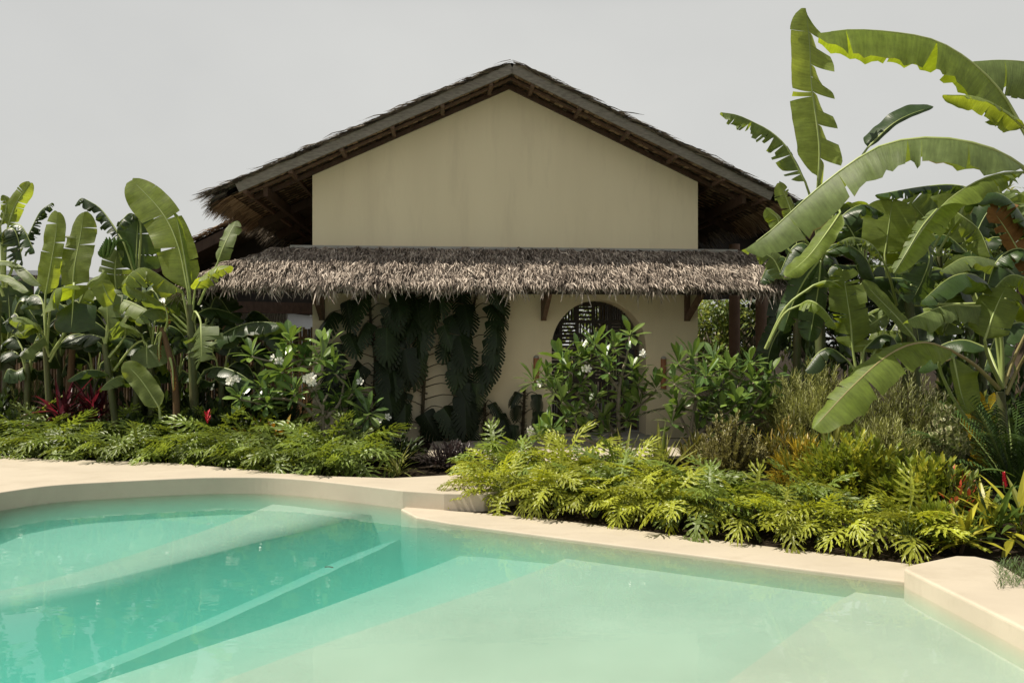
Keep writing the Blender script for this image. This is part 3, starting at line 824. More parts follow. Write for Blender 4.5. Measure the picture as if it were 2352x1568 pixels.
def banana_leaf(parent, mid, w, n='U', dr=(45, 45), tear=1, mat='b_fresh', pet=(), seed=0, cut=(1, 1), wave=0.035, mid_mat='midrib', rad=0.017, curl=0.0, pleat=0.0, flaps=0, name='leaf'):
    """A banana blade along mid, half width w, with rips; pet are stalk points from the crown.
    n 'U' faces up, 'F' faces the pool, or a vector; dr droop of both halves in degrees."""
    rg = random.Random(seed * 7 + 13)
    NS = 44
    P = spline(mid, NS)
    nv = {'U': V3((0, 0, 1)), 'F': V3((0, -1, 0.25))}.get(n) if isinstance(n, str) else V3(n)
    T = [(P[min(i + 1, NS)] - P[max(i - 1, 0)]).normalized() for i in range(NS + 1)]
    fr = []
    for tt in T:
        nn = nv - tt * nv.dot(tt)
        if nn.length < 0.05: nn = tt.orthogonal()
        nn.normalize(); fr.append((tt.cross(nn).normalized(), nn))
    def at(arr, x):
        i = min(int(x), NS - 1); return arr[i].lerp(arr[i + 1], x - i)
    Lg = sum((b - a).length for a, b in zip(P, P[1:]))
    m = MB()
    rl = rg.random()
    ncol = 6
    for s, th, ct in ((1, dr[0], cut[0]), (-1, dr[1], cut[1])):
        if ct <= 0: continue
        nt_ = {0: 0, 1: rg.randint(2, 6), 2: rg.randint(7, 12), 3: rg.randint(24, 32)}[tear]
        if flaps == s: nt_ = 9
        br = sorted(rg.uniform(.07, .96) for _ in range(nt_))
        if flaps == s: br = [(k + rg.uniform(.25, .75)) / 11 for k in range(1, 10)]
        br = [0.0] + [b for i, b in enumerate(br) if i == 0 or b - br[i - 1] > .018] + [1.0]
        ph = rg.uniform(0, 6); ph2 = rg.uniform(0, 6)
        for a, b in zip(br, br[1:]):
            if b - a < 1e-4: continue
            kst = br.index(a)
            amt = {0: 0, 1: .5, 2: .9, 3: 1.3}[tear]
            dth = R(rg.gauss(0, 15) * amt + (14 if tear == 3 else 0)); sh = rg.gauss(.03 if tear else 0, .10) * amt
            tw = rg.gauss(0, .22) * amt; gap = (b - a) * min(.35, .03 + .09 * rg.random()) * (1 if tear else 0) + (.0 if tear < 3 else (b - a) * .30)
            ln_ = 1.0 if tear < 2 else rg.uniform(.82, 1.04)
            if flaps == s: dth, sh, tw, ln_ = R(-30 if kst % 2 else 35), rg.uniform(-.75, -.45), .5, rg.uniform(.9, 1.1)
            nr = max(3, int((b - a) * 34) + 1)
            rows, uvs = [], []
            for i in range(nr + 1):
                f = i / nr
                row, uvr = [], []
                for j in range(ncol + 1):
                    v = j / ncol
                    u = a + (b - a) * f
                    uu = u + ((a + b) / 2 - u) * 2 * gap / max(1e-6, b - a) * v ** 1.3 * .5 if tear else u
                    uu = min(1, max(0, uu))
                    x = uu * NS
                    p = at(P, x); B = at([q[0] for q in fr], x).normalized(); nn = at([q[1] for q in fr], x).normalized(); tt = at(T, x).normalized()
                    ww = w * prof(uu) * ct * ln_
                    t0 = R(th) * .45 + .0; t1 = R(th) * 1.15 + R(curl)
                    acc_b = acc_n = 0.0
                    st = 5
                    for k in range(st):
                        vv = v * (k + .5) / st
                        an = t0 + (t1 - t0) * vv + dth * vv * 1.6 + tw * vv * (f - .5) * 2
                        acc_b += math.cos(an) / st * v; acc_n += math.sin(an) / st * v
                    wob = wave * (v ** 1.5) * (1.7 * mnoise.noise(V3((uu * Lg * 2.6 + ph * 9, ph2, v * .5))) + 1.1 * mnoise.noise(V3((uu * Lg * 7.5 + ph * 5, ph2 + 9, v)))) * (ww / max(w, 1e-6))
                    if pleat: wob += pleat * v ** 1.3 * (abs(math.sin(math.pi * (uu * Lg * 4.6 + .45 * mnoise.noise(V3((uu * 9, ph, 0)))))) ** .6 - .5)
                    q = p + B * (s * acc_b * ww) - nn * (acc_n * ww) + nn * wob + tt * (sh * v * w + .10 * v * w)
                    row.append(q); uvr.append((uu, v))
                rows.append(row); uvs.append(uvr)
            m.grid(rows, uvs, rl, 0, flip=(s > 0))
    lf = m.build(name, M[mat], parent, True)
    mm = MB()
    pt = [V3(q) for q in pet]
    allp = (spline(pt + [P[0]], 10)[:-1] if len(pt) else []) + P[::3]
    k = len(allp)
    mm.tube([q - fr[0][1] * .004 for q in allp], [rad * (1.25 - 1.05 * i / (k - 1)) for i in range(k)], 6)
    mm.build('midrib', M[mid_mat], lf, True)
    return lf


def stem(parent, pts, r0, r1, mat='pseudostem', name='stem', n=10):
    p = spline(pts, 14)
    m = MB(); m.tube(p, [r0 + (r1 - r0) * (i / 14) ** .8 for i in range(15)], n)
    return m.build(name, M[mat], parent, True)


def lobed(m, o, X, Yd, Z, L, Wd, nl, rg, r, slim=.036, wav=.006, bend=.5, split=1.0, basal=True, teeth=True):
    """A deeply cut leaf: o base, Yd along, X across, Z its upper face."""
    def pt(x, y, z=0.0):
        rr2 = (x * x * .9 + (y - .2 * L) ** 2) / L
        return o + X * x + Yd * y + Z * (z - bend * rr2)
    lob = []
    for s in (-1, 1):
        for i in range(nl):
            f = i / (nl - 1)
            ang = R(128 - 98 * f if basal else 100 - 65 * f) + rg.gauss(0, .07)
            ll = Wd * (.62 + .75 * math.sin(math.pi * (.16 + .62 * f))) * rg.uniform(.88, 1.08)
            lob.append((s, L * (.03 + .80 * f), ang, ll, slim * rg.uniform(.85, 1.2) * (1.1 - .3 * f)))
    lob.append((1, L * .80, 0.02, Wd * .62, slim * 1.05))
    for s, y0, ang, ll, wd in lob:
        ns = 6; left, mid_, right = [], [], []
        a = ang; x, y = 0.0, y0
        kt = rg.randint(3, 4) if teeth and ll > .07 else -1
        zz = rg.uniform(-.004, .008)
        for k in range(ns + 1):
            f = k / ns
            wk = wd * (1.15 if k == 0 else (.62 + .5 * math.sin(math.pi * min(1, f * 1.05 + .08)))) * (1 + .22 * math.sin(k * 2.4 + y0 * 40)) * (.12 if k == ns else 1) * .5
            dx, dy = s * math.sin(a), math.cos(a)
            wz = wav * math.sin(k * 1.9 + y0 * 60)
            left.append(pt(x - dy * wk, y + dx * wk, zz + wz)); mid_.append(pt(x, y, zz - .006)); right.append(pt(x + dy * wk, y - dx * wk, zz - wz))
            if k == kt:
                for ss, da in ((1, .75), (-1, .85)):
                    if rg.random() < .62:
                        a3 = a - ss * da; l3 = ll * rg.uniform(.22, .36); ex, ey = s * math.sin(a3), math.cos(a3)
                        p0, p1 = pt(x - dx * wd * .35, y - dy * wd * .35, zz), pt(x + dx * wd * .4, y + dy * wd * .4, zz)
                        q0, q1 = pt(x + ex * l3 * .6 - dx * wd * .16, y + ey * l3 * .6 - dy * wd * .16, zz + wz), pt(x + ex * l3 * .6 + dx * wd * .2, y + ey * l3 * .6 + dy * wd * .2, zz + wz)
                        m.face([p0, p1, q1, q0], [(.5, .4), (.5, .4), (.7, .8), (.7, .8)], r); m.face([q0, q1, pt(x + ex * l3, y + ey * l3, zz)], [(.7, .8), (.7, .8), (1, 1)], r)
            x += dx * ll / ns; y += dy * ll / ns; a -= (rg.uniform(.02, .16) if ang > .1 else 0)
        n_ = len(mid_)
        uv = [[(k / ns, 1.0), (k / ns, 0.0), (k / ns, 1.0)] for k in range(n_)]
        m.grid([[left[k], mid_[k], right[k]] for k in range(n_)], uv, r, 0)
    # the blade along the middle vein
    ns = 8
    c = [[pt(-wc, y, .003), pt(0, y, -.003), pt(wc, y, .003)] for y, wc in ((L * k / ns * .86, slim * (.42 + .55 * math.sin(math.pi * k / ns))) for k in range(ns + 1))]
    m.grid(c, [[(k / ns, 1), (k / ns, 0), (k / ns, 1)] for k in range(ns + 1)], r, 0)


def phil_proto(seed, mat, nleaf=13, H=.52, L=.40, spread=1.0):
    rg = random.Random(seed)
    root = thing('philodendron', None, 'plant', (0, 0, 0))
    for i in range(nleaf):
        az = 2 * math.pi * (i * .381966 + rg.uniform(-.04, .04))
        f = (i + .5) / nleaf
        out = (.07 + .27 * f ** .8) * spread * rg.uniform(.8, 1.15); h = H * (1.06 - .50 * f) * rg.uniform(.82, 1.15)
        d = V3((math.cos(az), math.sin(az), 0))
        e = d * out + V3((0, 0, h))
        pitch = R(38 - 66 * f + rg.gauss(0, 14))
        Yd = (d * math.cos(pitch) + V3((0, 0, math.sin(pitch)))).normalized()
        X = Yd.cross(V3((0, 0, 1))).normalized(); Z = X.cross(Yd).normalized()
        rl = rg.gauss(0, .3); X, Z = X * math.cos(rl) + Z * math.sin(rl), Z * math.cos(rl) - X * math.sin(rl)
        m = MB(); lobed(m, e, X, Yd, Z, L * rg.uniform(.8, 1.15), L * .37 * rg.uniform(.85, 1.15), 7, rg, rg.random(), slim=.029 * L / .4, bend=rg.uniform(.1, .6), wav=.008)
        lf = m.build('leaf', M[mat], root)
        s = MB(); s.tube(spline([d * .02, d * out * .35 + V3((0, 0, h * .62)), e], 6), [.008, .008, .007, .006, .006, .005, .005], 5)
        s.build('leaf_stalk', M['stalk'], lf)
    return root


def place(proto, used, x, y, z, rz, sc, label, group):
    o = proto if id(proto) not in used else copy_tree(proto)
    used.add(id(proto))
    o.location = (x, y, z); o.rotation_euler = (0, 0, rz); o.scale = (sc, sc, sc)
    tag(o, label, None, group)
    return o


def blade(m, p, d, up, L, w, r, arch=.6, ns=6, fold=.25, wide=.45):
    """Narrow arching leaf from p along d."""
    d = V3(d).normalized(); up = V3(up)
    X = d.cross(up)
    if X.length < 1e-3: X = d.orthogonal()
    X.normalize()
    q = V3(p); rows = []
    dd = d
    for k in range(ns + 1):
        f = k / ns
        wk = w * .5 * (math.sin(math.pi * (min(1, f * (1 - wide) * 2 / 1) * .5)) if f < wide else max(.05, 1 - ((f - wide) / (1 - wide)) ** 1.6))
        wk = max(wk, w * .12 if k == 0 else .0004)
        Z = X.cross(dd).normalized()
        rows.append([q - X * wk + Z * wk * fold, q, q + X * wk + Z * wk * fold])
        q = q + dd * (L / ns)
        dd = (dd - V3((0, 0, arch * .9 / ns))).normalized()
        X = (X - dd * X.dot(dd)).normalized()
    m.grid(rows, [[(k / ns, 1), (k / ns, 0), (k / ns, 1)] for k in range(ns + 1)], r)


def ovate(m, p, d, up, L, w, r, ns=4, arch=.2, fold=.2, peak=.62):
    d = V3(d).normalized(); X = d.cross(V3(up))
    if X.length < 1e-3: X = d.orthogonal()
    X.normalize(); q = V3(p); rows = []; dd = d
    for k in range(ns + 1):
        f = k / ns
        wk = w * .5 * (f / peak) ** .8 if f < peak else w * .5 * max(0, 1 - ((f - peak) / (1 - peak)) ** 2.2) ** .7
        wk = max(wk, .0016)
        Z = X.cross(dd).normalized()
        rows.append([q - X * wk + Z * wk * fold, q, q + X * wk + Z * wk * fold])
        q = q + dd * (L / ns); dd = (dd - V3((0, 0, arch / ns))).normalized(); X = (X - dd * X.dot(dd)).normalized()
    m.grid(rows, [[(k / ns, 1), (k / ns, 0), (k / ns, 1)] for k in range(ns + 1)], r)


def rosette_mesh(seed, n=14, L=.315, mat='plum'):
    rg = random.Random(seed); m = MB()
    for i in range(n):
        az = i * 2.39996 + rg.uniform(-.2, .2); f = i / n
        pitch = R(62 - 88 * f + rg.gauss(0, 11))
        d = V3((math.cos(az) * math.cos(pitch), math.sin(az) * math.cos(pitch), math.sin(pitch)))
        ovate(m, V3((0, 0, -.05 * f)) + d * .015, d, (0, 0, 1), L * rg.uniform(.62, 1.08) * (.72 + .35 * math.sin(math.pi * min(1, f + .2))), L * .27 * rg.uniform(.85, 1.15), rg.random(), 6, rg.uniform(.1, .7), .22, .62)
    me = m.build('leaf_rosette', M[mat])
    me_data = me.data; bpy.data.objects.remove(me)
    return me_data


ROS = [rosette_mesh(50 + i, 15 + i % 4) for i in range(6)]


def flower(m, c, face, size, rg):
    face = V3(face).normalized(); a = face.orthogonal().normalized(); b = face.cross(a)
    for k in range(5):
        an = 2 * math.pi * k / 5 + rg.uniform(-.1, .1)
        d = (a * math.cos(an) + b * math.sin(an)) * .93 + face * .35
        ovate(m, c + d * size * .08, d, face, size * .62, size * .48, rg.random(), 4, .15, -.2, .6)


def plumeria(label, base, Y, ros, flowers, trunk, dark=False, sc=1.0, group=None, seed=1):
    """ros: sheet positions of leaf rosettes with a depth offset; trunk: list of branch polylines in sheet positions."""
    rg = random.Random(seed)
    root = thing('plumeria', label, 'shrub', base, group)
    m = MB(); fork = []
    for br, r0 in trunk:
        pts = [W(x, y, Y + dy) for x, y, dy in br]
        if br[0][2] == 0 and br is trunk[0][0]: pts[0] = V3(base)
        p = spline(pts, 10); m.tube(p, [r0 * (1 - .5 * i / 10) for i in range(11)], 7); fork += p
    tips = []
    for x, y, dy in ros:
        tpt = W(x, y, Y + dy); tips.append(tpt)
        near = sorted(fork, key=lambda q: (q - tpt).length + max(0, q.z - tpt.z + .1) * 2.0)[0]
        md = near.lerp(tpt, .5) + V3((rg.uniform(-.03, .03), rg.uniform(-.04, .04), -.05))
        p = spline([near, md, tpt - V3((0, 0, .03))], 6); m.tube(p, [.017, .016, .015, .014, .014, .013, .015], 6); fork += p[2:5]
    m.build('branch', M['bark'], root, True)
    for i, tpt in enumerate(tips):
        o = bpy.data.objects.new('leaf_rosette', ROS[(i + seed) % len(ROS)]); COL.objects.link(o); o.parent = root
        o.location = tpt - V3(base); s = sc * rg.uniform(.88, 1.15)
        o.rotation_euler = (R(rg.gauss(12, 12)), R(rg.gauss(0, 14)), rg.uniform(0, 6.28)); o.scale = (s, s, s)
    for x, y, dy, nfl in flowers:
        c = W(x, y, Y + dy); fm = MB()
        for k in range(nfl):
            off = V3((rg.gauss(0, .035), rg.gauss(0, .03), rg.gauss(0, .035))) if nfl > 1 else V3((0, 0, 0))
            flower(fm, c + off, (rg.gauss(0, .5) + off.x * 8, -1, rg.uniform(-.1, .8) + off.z * 8), .085, rg)
        near = sorted(tips, key=lambda q: (q - c).length)[0]
        f = fm.build('flower', M['petal'], root)
        sm = MB(); sm.tube(spline([near, near.lerp(c, .5) + V3((0, 0, .03)), c + V3((0, .015, 0))], 5), .005, 5); sm.build('flower_stalk', M['stalk'], f)
    return root


def twig_shrub(name, label, cat, base, rx, ry, h, ntw, nl, L, w, mat, seed, spreadA=50, group=None, low=.12, arch=.3, peak=.5, blade_=True, stem_mat='dark_bark', bunch=.55, parent_name='foliage', up=.55, alt_top=False):
    """A shrub: twigs from the base to an uneven dome, leaves along each twig's outer part."""
    rg = random.Random(seed)
    root = thing(name, label, cat, base, group)
    b = V3(base); fm, sm = MB(), MB()
    for i in range(ntw):
        az = rg.uniform(0, 6.283); q = rg.random() ** .6
        hh = h * math.sqrt(max(.02, 1 - q * q * .9)) * rg.uniform(.62, 1.08)
        if rg.random() < .45: hh *= rg.uniform(low + .2, .9); q = .75 + .3 * rg.random()
        e = b + V3((math.cos(az) * rx * q, math.sin(az) * ry * q, hh))
        md = b.lerp(e, .5) + V3((math.cos(az) * rx * q * .08, math.sin(az) * ry * q * .08, hh * .1))
        p = spline([b + V3((rg.gauss(0, .03), rg.gauss(0, .03), 0)), md, e], 8)
        if i % 2 == 0: sm.tube(p, [.010, .009, .008, .007, .006, .005, .004, .003, .002], 4)
        rt = rg.random()
        for k in range(nl):
            f = 1 - bunch * (k / nl) ** 1.2
            x = f * 8; j = min(7, int(x)); c = p[j].lerp(p[j + 1], x - j); tg = (p[j + 1] - p[j]).normalized()
            a2 = k * 2.39996 + rt * 6; sd_ = tg.orthogonal().normalized(); s2 = tg.cross(sd_)
            an = R(spreadA * rg.uniform(.5, 1.25)) * (.35 + .65 * k / nl)
            d = tg * math.cos(an) + (sd_ * math.cos(a2) + s2 * math.sin(a2)) * math.sin(an) + V3((0, 0, up * .3))
            r = min(1, max(0, rt * .5 + rg.random() * .5)) if not alt_top else min(1, max(0, .25 + .65 * (k / nl < .3) * rg.random() + rg.uniform(-.2, .1)))
            LL = L * rg.uniform(.65, 1.15)
            if blade_: blade(fm, c, d, (0, 0, 1), LL, w, r, arch, 3, .2)
            else: ovate(fm, c, d, (0, 0, 1), LL, w * rg.uniform(.8, 1.15), r, 3, arch, .2, peak)
    fm.build(parent_name, M[mat], root)
    sm.build('stem', M[stem_mat], root, True)
    return root


def strap_clump(name, label, cat, base, n, L, w, mat, seed, lean=45, arch=1.0, group=None, h0=0.0, spread=.05, part='leaf', stalks=1, fold=.35, wide=.35, each=False):
    """Arching strap leaves from one or several stems, each leaf a part."""
    rg = random.Random(seed); root = thing(name, label, cat, base, group); b = V3(base)
    sm = MB() if h0 > 0 else None
    crowns = []
    for s in range(stalks):
        c = b + V3((rg.gauss(0, spread), rg.gauss(0, spread), h0 * rg.uniform(.7, 1.1)))
        crowns.append(c)
        if sm is not None: sm.tube([b + V3(((c.x - b.x) * .5, (c.y - b.y) * .5, 0)), c], [.016, .012], 6)
    if sm is not None: sm.build('stem', M['dark_bark'], root, True)
    for i in range(n):
        c = crowns[i % stalks]; az = i * 2.39996 + rg.uniform(-.3, .3); f = (i + .5) / n
        th = R(lean * (.15 + 1.25 * f) * rg.uniform(.75, 1.2))
        d = V3((math.cos(az) * math.sin(th), math.sin(az) * math.sin(th), math.cos(th)))
        m = MB(); blade(m, c + V3((rg.gauss(0, spread * .3), rg.gauss(0, spread * .3), 0)), d, (0, 0, 1) if th > .2 else (math.cos(az), math.sin(az), 0), L * rg.uniform(.65, 1.12), w * rg.uniform(.8, 1.15), rg.random(), arch * rg.uniform(.6, 1.3), 8, fold, wide)
        m.build(part, M[mat], root)
    return root


def tree(label, base, h, cr, seed, mat='tree', n=1500, leaf=.16, group=None, trunk_r=.12, squash=.8, name='tree'):
    rg = random.Random(seed); root = thing(name, label, 'tree', base, group); b = V3(base)
    tm, fm = MB(), MB()
    c = b + V3((0, 0, h - cr * squash))
    tm.tube(spline([b, b.lerp(c, .5) + V3((rg.gauss(0, .12), 0, 0)), c], 8), [trunk_r * (1 - .07 * i) for i in range(9)], 8)
    cl = []
    for k in range(22):
        d = V3((rg.gauss(0, 1), rg.gauss(0, 1), rg.gauss(.15, .8))).normalized()
        e = c + V3((d.x * cr, d.y * cr, d.z * cr * squash)) * rg.uniform(.45, .95)
        cl.append((e, cr * rg.uniform(.22, .42)))
        tm.tube(spline([c - V3((0, 0, cr * .5)), c.lerp(e, .5) + V3((0, 0, .1)), e], 5), [trunk_r * .45, .05, .04, .03, .02, .012], 5)
    for k in range(n):
        e, rr_ = cl[k % len(cl)]
        d = V3((rg.gauss(0, 1), rg.gauss(0, 1), rg.gauss(0, 1))).normalized()
        p = e + d * rr_ * rg.uniform(.5, 1.08)
        ovate(fm, p, (d + V3((rg.gauss(0, .5), rg.gauss(0, .5), rg.uniform(-.7, .4)))), (0, 0, 1), leaf * rg.uniform(.7, 1.3), leaf * .45, rg.random(), 3, .4, .2, .45)
    tm.build('trunk', M['bark'], root, True); fm.build('crown', M[mat], root)
    return root


def palm_plant(name, label, base, nf, L, lean, seed, mat='palm', h0=.3, leafl=.35, lw=.03, group=None, trunk=.05, arch=.9, cat='palm'):
    rg = random.Random(seed); root = thing(name, label, cat, base, group); b = V3(base)
    tm = MB(); tm.tube([b, b + V3((.02, 0, h0))], [trunk * 1.2, trunk], 8); tm.build('trunk', M['dark_bark'], root, True)
    for i in range(nf):
        az = i * 2.39996 + rg.uniform(-.3, .3); th = R(lean * (.25 + 1.1 * (i + .5) / nf)); d = V3((math.cos(az) * math.sin(th), math.sin(az) * math.sin(th), math.cos(th)))
        p = b + V3((0, 0, h0)); pts = [p]; LL = L * rg.uniform(.8, 1.1)
        for k in range(10):
            p = p + d * LL / 10; pts.append(p); d = (d - V3((0, 0, arch * .1 * (.4 + k * .12)))).normalized()
        fm = MB()
        for k in range(3, 11):
            for e in range(3):
                x = k - e / 3
                j = int(min(9, x)); c = pts[j].lerp(pts[j + 1], x - j) if j < 10 else pts[10]
                tg = (pts[min(10, j + 1)] - pts[j]).normalized(); sx = tg.cross(V3((0, 0, 1)))
                sx = sx.normalized() if sx.length > .01 else tg.orthogonal()
                for s in (-1, 1):
                    blade(fm, c, tg * .65 + sx * s * .8 + V3((0, 0, .1)), (0, 0, 1), leafl * (1 - .5 * max(0, (k - 6) / 5)) * rg.uniform(.85, 1.1), lw, rg.random(), .7, 4, .2)
        fo = fm.build('frond', M[mat], root)
        sm = MB(); sm.tube(pts, [.014 - .001 * q for q in range(11)], 5); sm.build('frond_stalk', M['stalk'], fo, True)
    return root


def monstera(label, pts, Y, leaves, seed, group):
    """Climber flat on the wall: stem along sheet points, leaves hanging at both sides."""
    rg = random.Random(seed)
    P = [W(x, y, Y) for x, y in pts]
    base = V3((P[-1].x, P[-1].y, .03))
    root = thing('climbing_monstera', label, 'climbing plant', base, group)
    sm = MB(); sp = spline([base] + P[::-1], 26)
    sm.tube(sp, [.034 - .014 * i / 26 for i in range(27)], 7)
    for k in range(150):     # aerial roots, short and bristling
        i = rg.randrange(1, 26); a = rg.uniform(0, 6.28)
        d = V3((math.cos(a), -abs(math.sin(a)) * .6, rg.uniform(-.5, .3))).normalized()
        sm.tube([sp[i], sp[i] + d * rg.uniform(.04, .085)], [.006, .003], 3)
    sm.build('stem', M['rough_stem'], root, True)
    for x, y, L, lean in leaves:
        tip = W(x, y, Y - rg.uniform(.10, .34))
        att = sorted(sp, key=lambda q: abs(q.z - tip.z + .05))[0]
        lean = lean * 2.0 + rg.gauss(0, 13); Yd = V3((math.sin(R(lean)) , -.35 + rg.gauss(0, .2), -math.cos(R(lean)))).normalized()
        X = Yd.cross(V3((rg.gauss(0, .35) + lean * .012, -1, .35))).normalized(); Z = X.cross(Yd).normalized()
        if Z.y > 0: X, Z = -X, -Z
        m = MB(); split_leaf(m, tip, X, Yd, Z, L, rg)
        lf = m.build('leaf', M['mons'], root, True)
        s = MB(); s.tube(spline([att, att.lerp(tip, .5) + V3((0, -.05, .07)), tip], 6), [.011, .010, .009, .008, .008, .007, .006], 5); s.build('leaf_stalk', M['rough_stem'], lf, True)
    return root


def split_leaf(m, o, X, Yd, Z, L, rg):
    """Broad hanging leaf cut into curved fingers, whole along the midrib."""
    r = rg.random(); nl = 8; bend = rg.uniform(.2, .7); fold = rg.uniform(.1, .45)
    def outline(y): return L * .38 * (math.sin(math.pi * min(1, .14 + .86 * y) ** .8) ** .65 if y < .97 else .15)
    for s in (-1, 1):
        for i in range(nl):
            a, b = i / nl, (i + 1) / nl
            rows, uvs = [], []
            for k in range(4):
                f = k / 3; row, ur = [], []
                for j in range(6):
                    v = j / 5
                    g = 0 if v < .32 else (v - .32) / .68
                    y = (a + b) / 2 + (b - a) * (f - .5) * (1 - .34 * g ** 1.1)
                    x = s * outline(y) * v * (1 - .16 * abs(f - .5) * 2 * g)
                    yy = y * L * .86 + L * (.20 * v ** 1.5 if y > .08 else -.03 * v)
                    row.append(o + X * x + Yd * yy - Z * (fold * abs(x) + bend * (x * x) / L + .30 * bend * (yy * yy) / L)); ur.append((y, v))
                rows.append(row); uvs.append(ur)
            m.grid(rows, uvs, r, 0, flip=s < 0)
# ------------------------------------------------------------------ banana plants
def pts3(seq, Y):
    """(x, y) or (x, y, depth offset) -> points."""
    return [W(q[0], q[1], Y + (q[2] if len(q) > 2 else 0)) for q in seq]


LEAFSEED = [0]
def leaves(root, Y, rows):
    for row in rows:
        LEAFSEED[0] += 1
        mid, wpx, n, dr, tear, mat = row[:6]
        kw = dict(row[6]) if len(row) > 6 else {}
        pet = pts3(kw.pop('pet', ()), Y)
        mp = pts3(mid, Y)
        kw.setdefault('seed', LEAFSEED[0])
        banana_leaf(root, mp, wpx / FPX * mp[len(mp) // 2].y, n, dr, tear, mat, pet, **kw)


def banana(label, x, Y, crown, r0=.11, r1=.06, mat='pseudostem', z=.03, bend=0, group=None):
    c = W(crown[0], crown[1], Y)
    b = V3(((x - CX) / FPX * Y, Y, z))
    root = thing('banana_plant', label, 'banana plant', b, group)
    stem(root, [b, b.lerp(c, .5) + V3((bend, 0, 0)), c], r0, r1, mat)
    return root


GL, GR = 'banana plants along the bamboo fence', 'banana plants on the right of the house'
# left row, from the house outwards
LC = banana('big banana plant nearest the house with a tall ripped upright leaf', 452, 11.6, (436, 700), .075, .05, group=GL)
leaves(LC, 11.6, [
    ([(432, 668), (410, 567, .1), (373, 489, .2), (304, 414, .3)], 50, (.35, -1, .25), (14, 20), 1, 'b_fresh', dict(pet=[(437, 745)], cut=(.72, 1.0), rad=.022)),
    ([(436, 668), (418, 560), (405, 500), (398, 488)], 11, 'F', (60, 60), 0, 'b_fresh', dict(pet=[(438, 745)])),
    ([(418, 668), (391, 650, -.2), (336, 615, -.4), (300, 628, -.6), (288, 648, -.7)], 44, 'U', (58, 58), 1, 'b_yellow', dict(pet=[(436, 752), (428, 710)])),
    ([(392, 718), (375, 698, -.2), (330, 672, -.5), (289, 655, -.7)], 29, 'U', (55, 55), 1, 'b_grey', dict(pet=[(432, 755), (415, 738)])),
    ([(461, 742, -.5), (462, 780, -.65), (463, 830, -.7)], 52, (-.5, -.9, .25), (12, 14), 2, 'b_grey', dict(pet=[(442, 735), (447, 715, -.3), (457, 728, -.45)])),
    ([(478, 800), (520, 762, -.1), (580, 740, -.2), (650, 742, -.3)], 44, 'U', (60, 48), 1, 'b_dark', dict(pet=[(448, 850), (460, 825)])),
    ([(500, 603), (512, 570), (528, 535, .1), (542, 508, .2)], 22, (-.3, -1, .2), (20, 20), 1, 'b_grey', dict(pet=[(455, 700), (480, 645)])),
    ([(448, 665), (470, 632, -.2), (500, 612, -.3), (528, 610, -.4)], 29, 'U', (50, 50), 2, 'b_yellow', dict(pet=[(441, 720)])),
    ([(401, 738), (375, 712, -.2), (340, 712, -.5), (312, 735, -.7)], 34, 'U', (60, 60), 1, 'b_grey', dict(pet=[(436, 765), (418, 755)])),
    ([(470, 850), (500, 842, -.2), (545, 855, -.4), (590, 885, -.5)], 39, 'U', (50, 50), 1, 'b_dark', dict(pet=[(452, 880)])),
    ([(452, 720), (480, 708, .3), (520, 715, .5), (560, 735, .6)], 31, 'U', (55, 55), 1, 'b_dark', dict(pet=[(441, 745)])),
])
DS = thing('banana_plant', 'dead brown banana stem leaning beside the biggest left banana plant', 'banana plant', W(408, 960, 11.2) * 1.0, GL)
DS.location.z = .03
stem(DS, [V3((DS.location.x, 11.2, .03)), W(402, 880, 11.2), W(388, 810, 11.2), W(371, 752, 11.2)], .06, .035, 'dead_stem')
leaves(DS, 11.2, [([(378, 760), (384, 735, -.1), (381, 712, -.1), (372, 690, -.1)], 7, 'F', (80, 80), 3, 'b_dry'), ([(372, 755), (365, 790, -.1), (366, 830, -.12)], 9, 'F', (70, 70), 3, 'b_dry'),
                   ([(388, 812), (396, 850, -.1), (398, 900, -.14)], 9, 'F', (70, 70), 3, 'b_dry')])

LB2 = banana('banana plant with a bunch of green fruit and a broad dark leaf against the sky', 322, 12.3, (318, 640), .07, .045, group=GL)
leaves(LB2, 12.3, [
    ([(311, 630), (313, 590), (315, 540), (317, 496)], 52, (.1, -1, .1), (16, 16), 1, 'b_dark', dict(pet=[(317, 690)])),
    ([(318, 500), (300, 490, -.1), (286, 500, -.2), (272, 520, -.25)], 26, 'U', (70, 70), 2, 'b_dark', dict(pet=[(317, 640), (324, 530)])),
    ([(286, 560), (262, 520, .1), (232, 480, .2), (205, 462, .2), (186, 455, .2), (172, 472, .2)], 22, 'U', (72, 72), 3, 'b_dark', dict(pet=[(316, 660), (300, 600)])),
    ([(266, 664), (264, 630), (266, 600), (270, 578)], 36, (.2, -1, .1), (14, 14), 1, 'b_grey', dict(pet=[(300, 720), (272, 700)])),
    ([(318, 600), (335, 570, .2), (352, 560, .3), (372, 580, .4)], 26, 'U', (60, 60), 2, 'b_dark', dict(pet=[(318, 650)])),
])
m = MB(); rg = random.Random(3)
c0, c1 = W(258, 560, 12.1), W(240, 592, 12.05)
for k in range(64):
    f = (k // 8) / 7; a = (k % 8) / 8 * 6.283 + f; cc = c0.lerp(c1, f)
    d = V3((math.cos(a), math.sin(a), .5)).normalized()
    m.tube(spline([cc + d * .02, cc + d * .075, cc + d * .10 + V3((0, 0, .05))], 3), [.012, .020, .018, .006], 5)
m.tube(spline([W(312, 620, 12.3), W(290, 555, 12.25), c0, c1], 10), .018, 6)
m.build('fruit_bunch', M['fruit'], LB2, True)

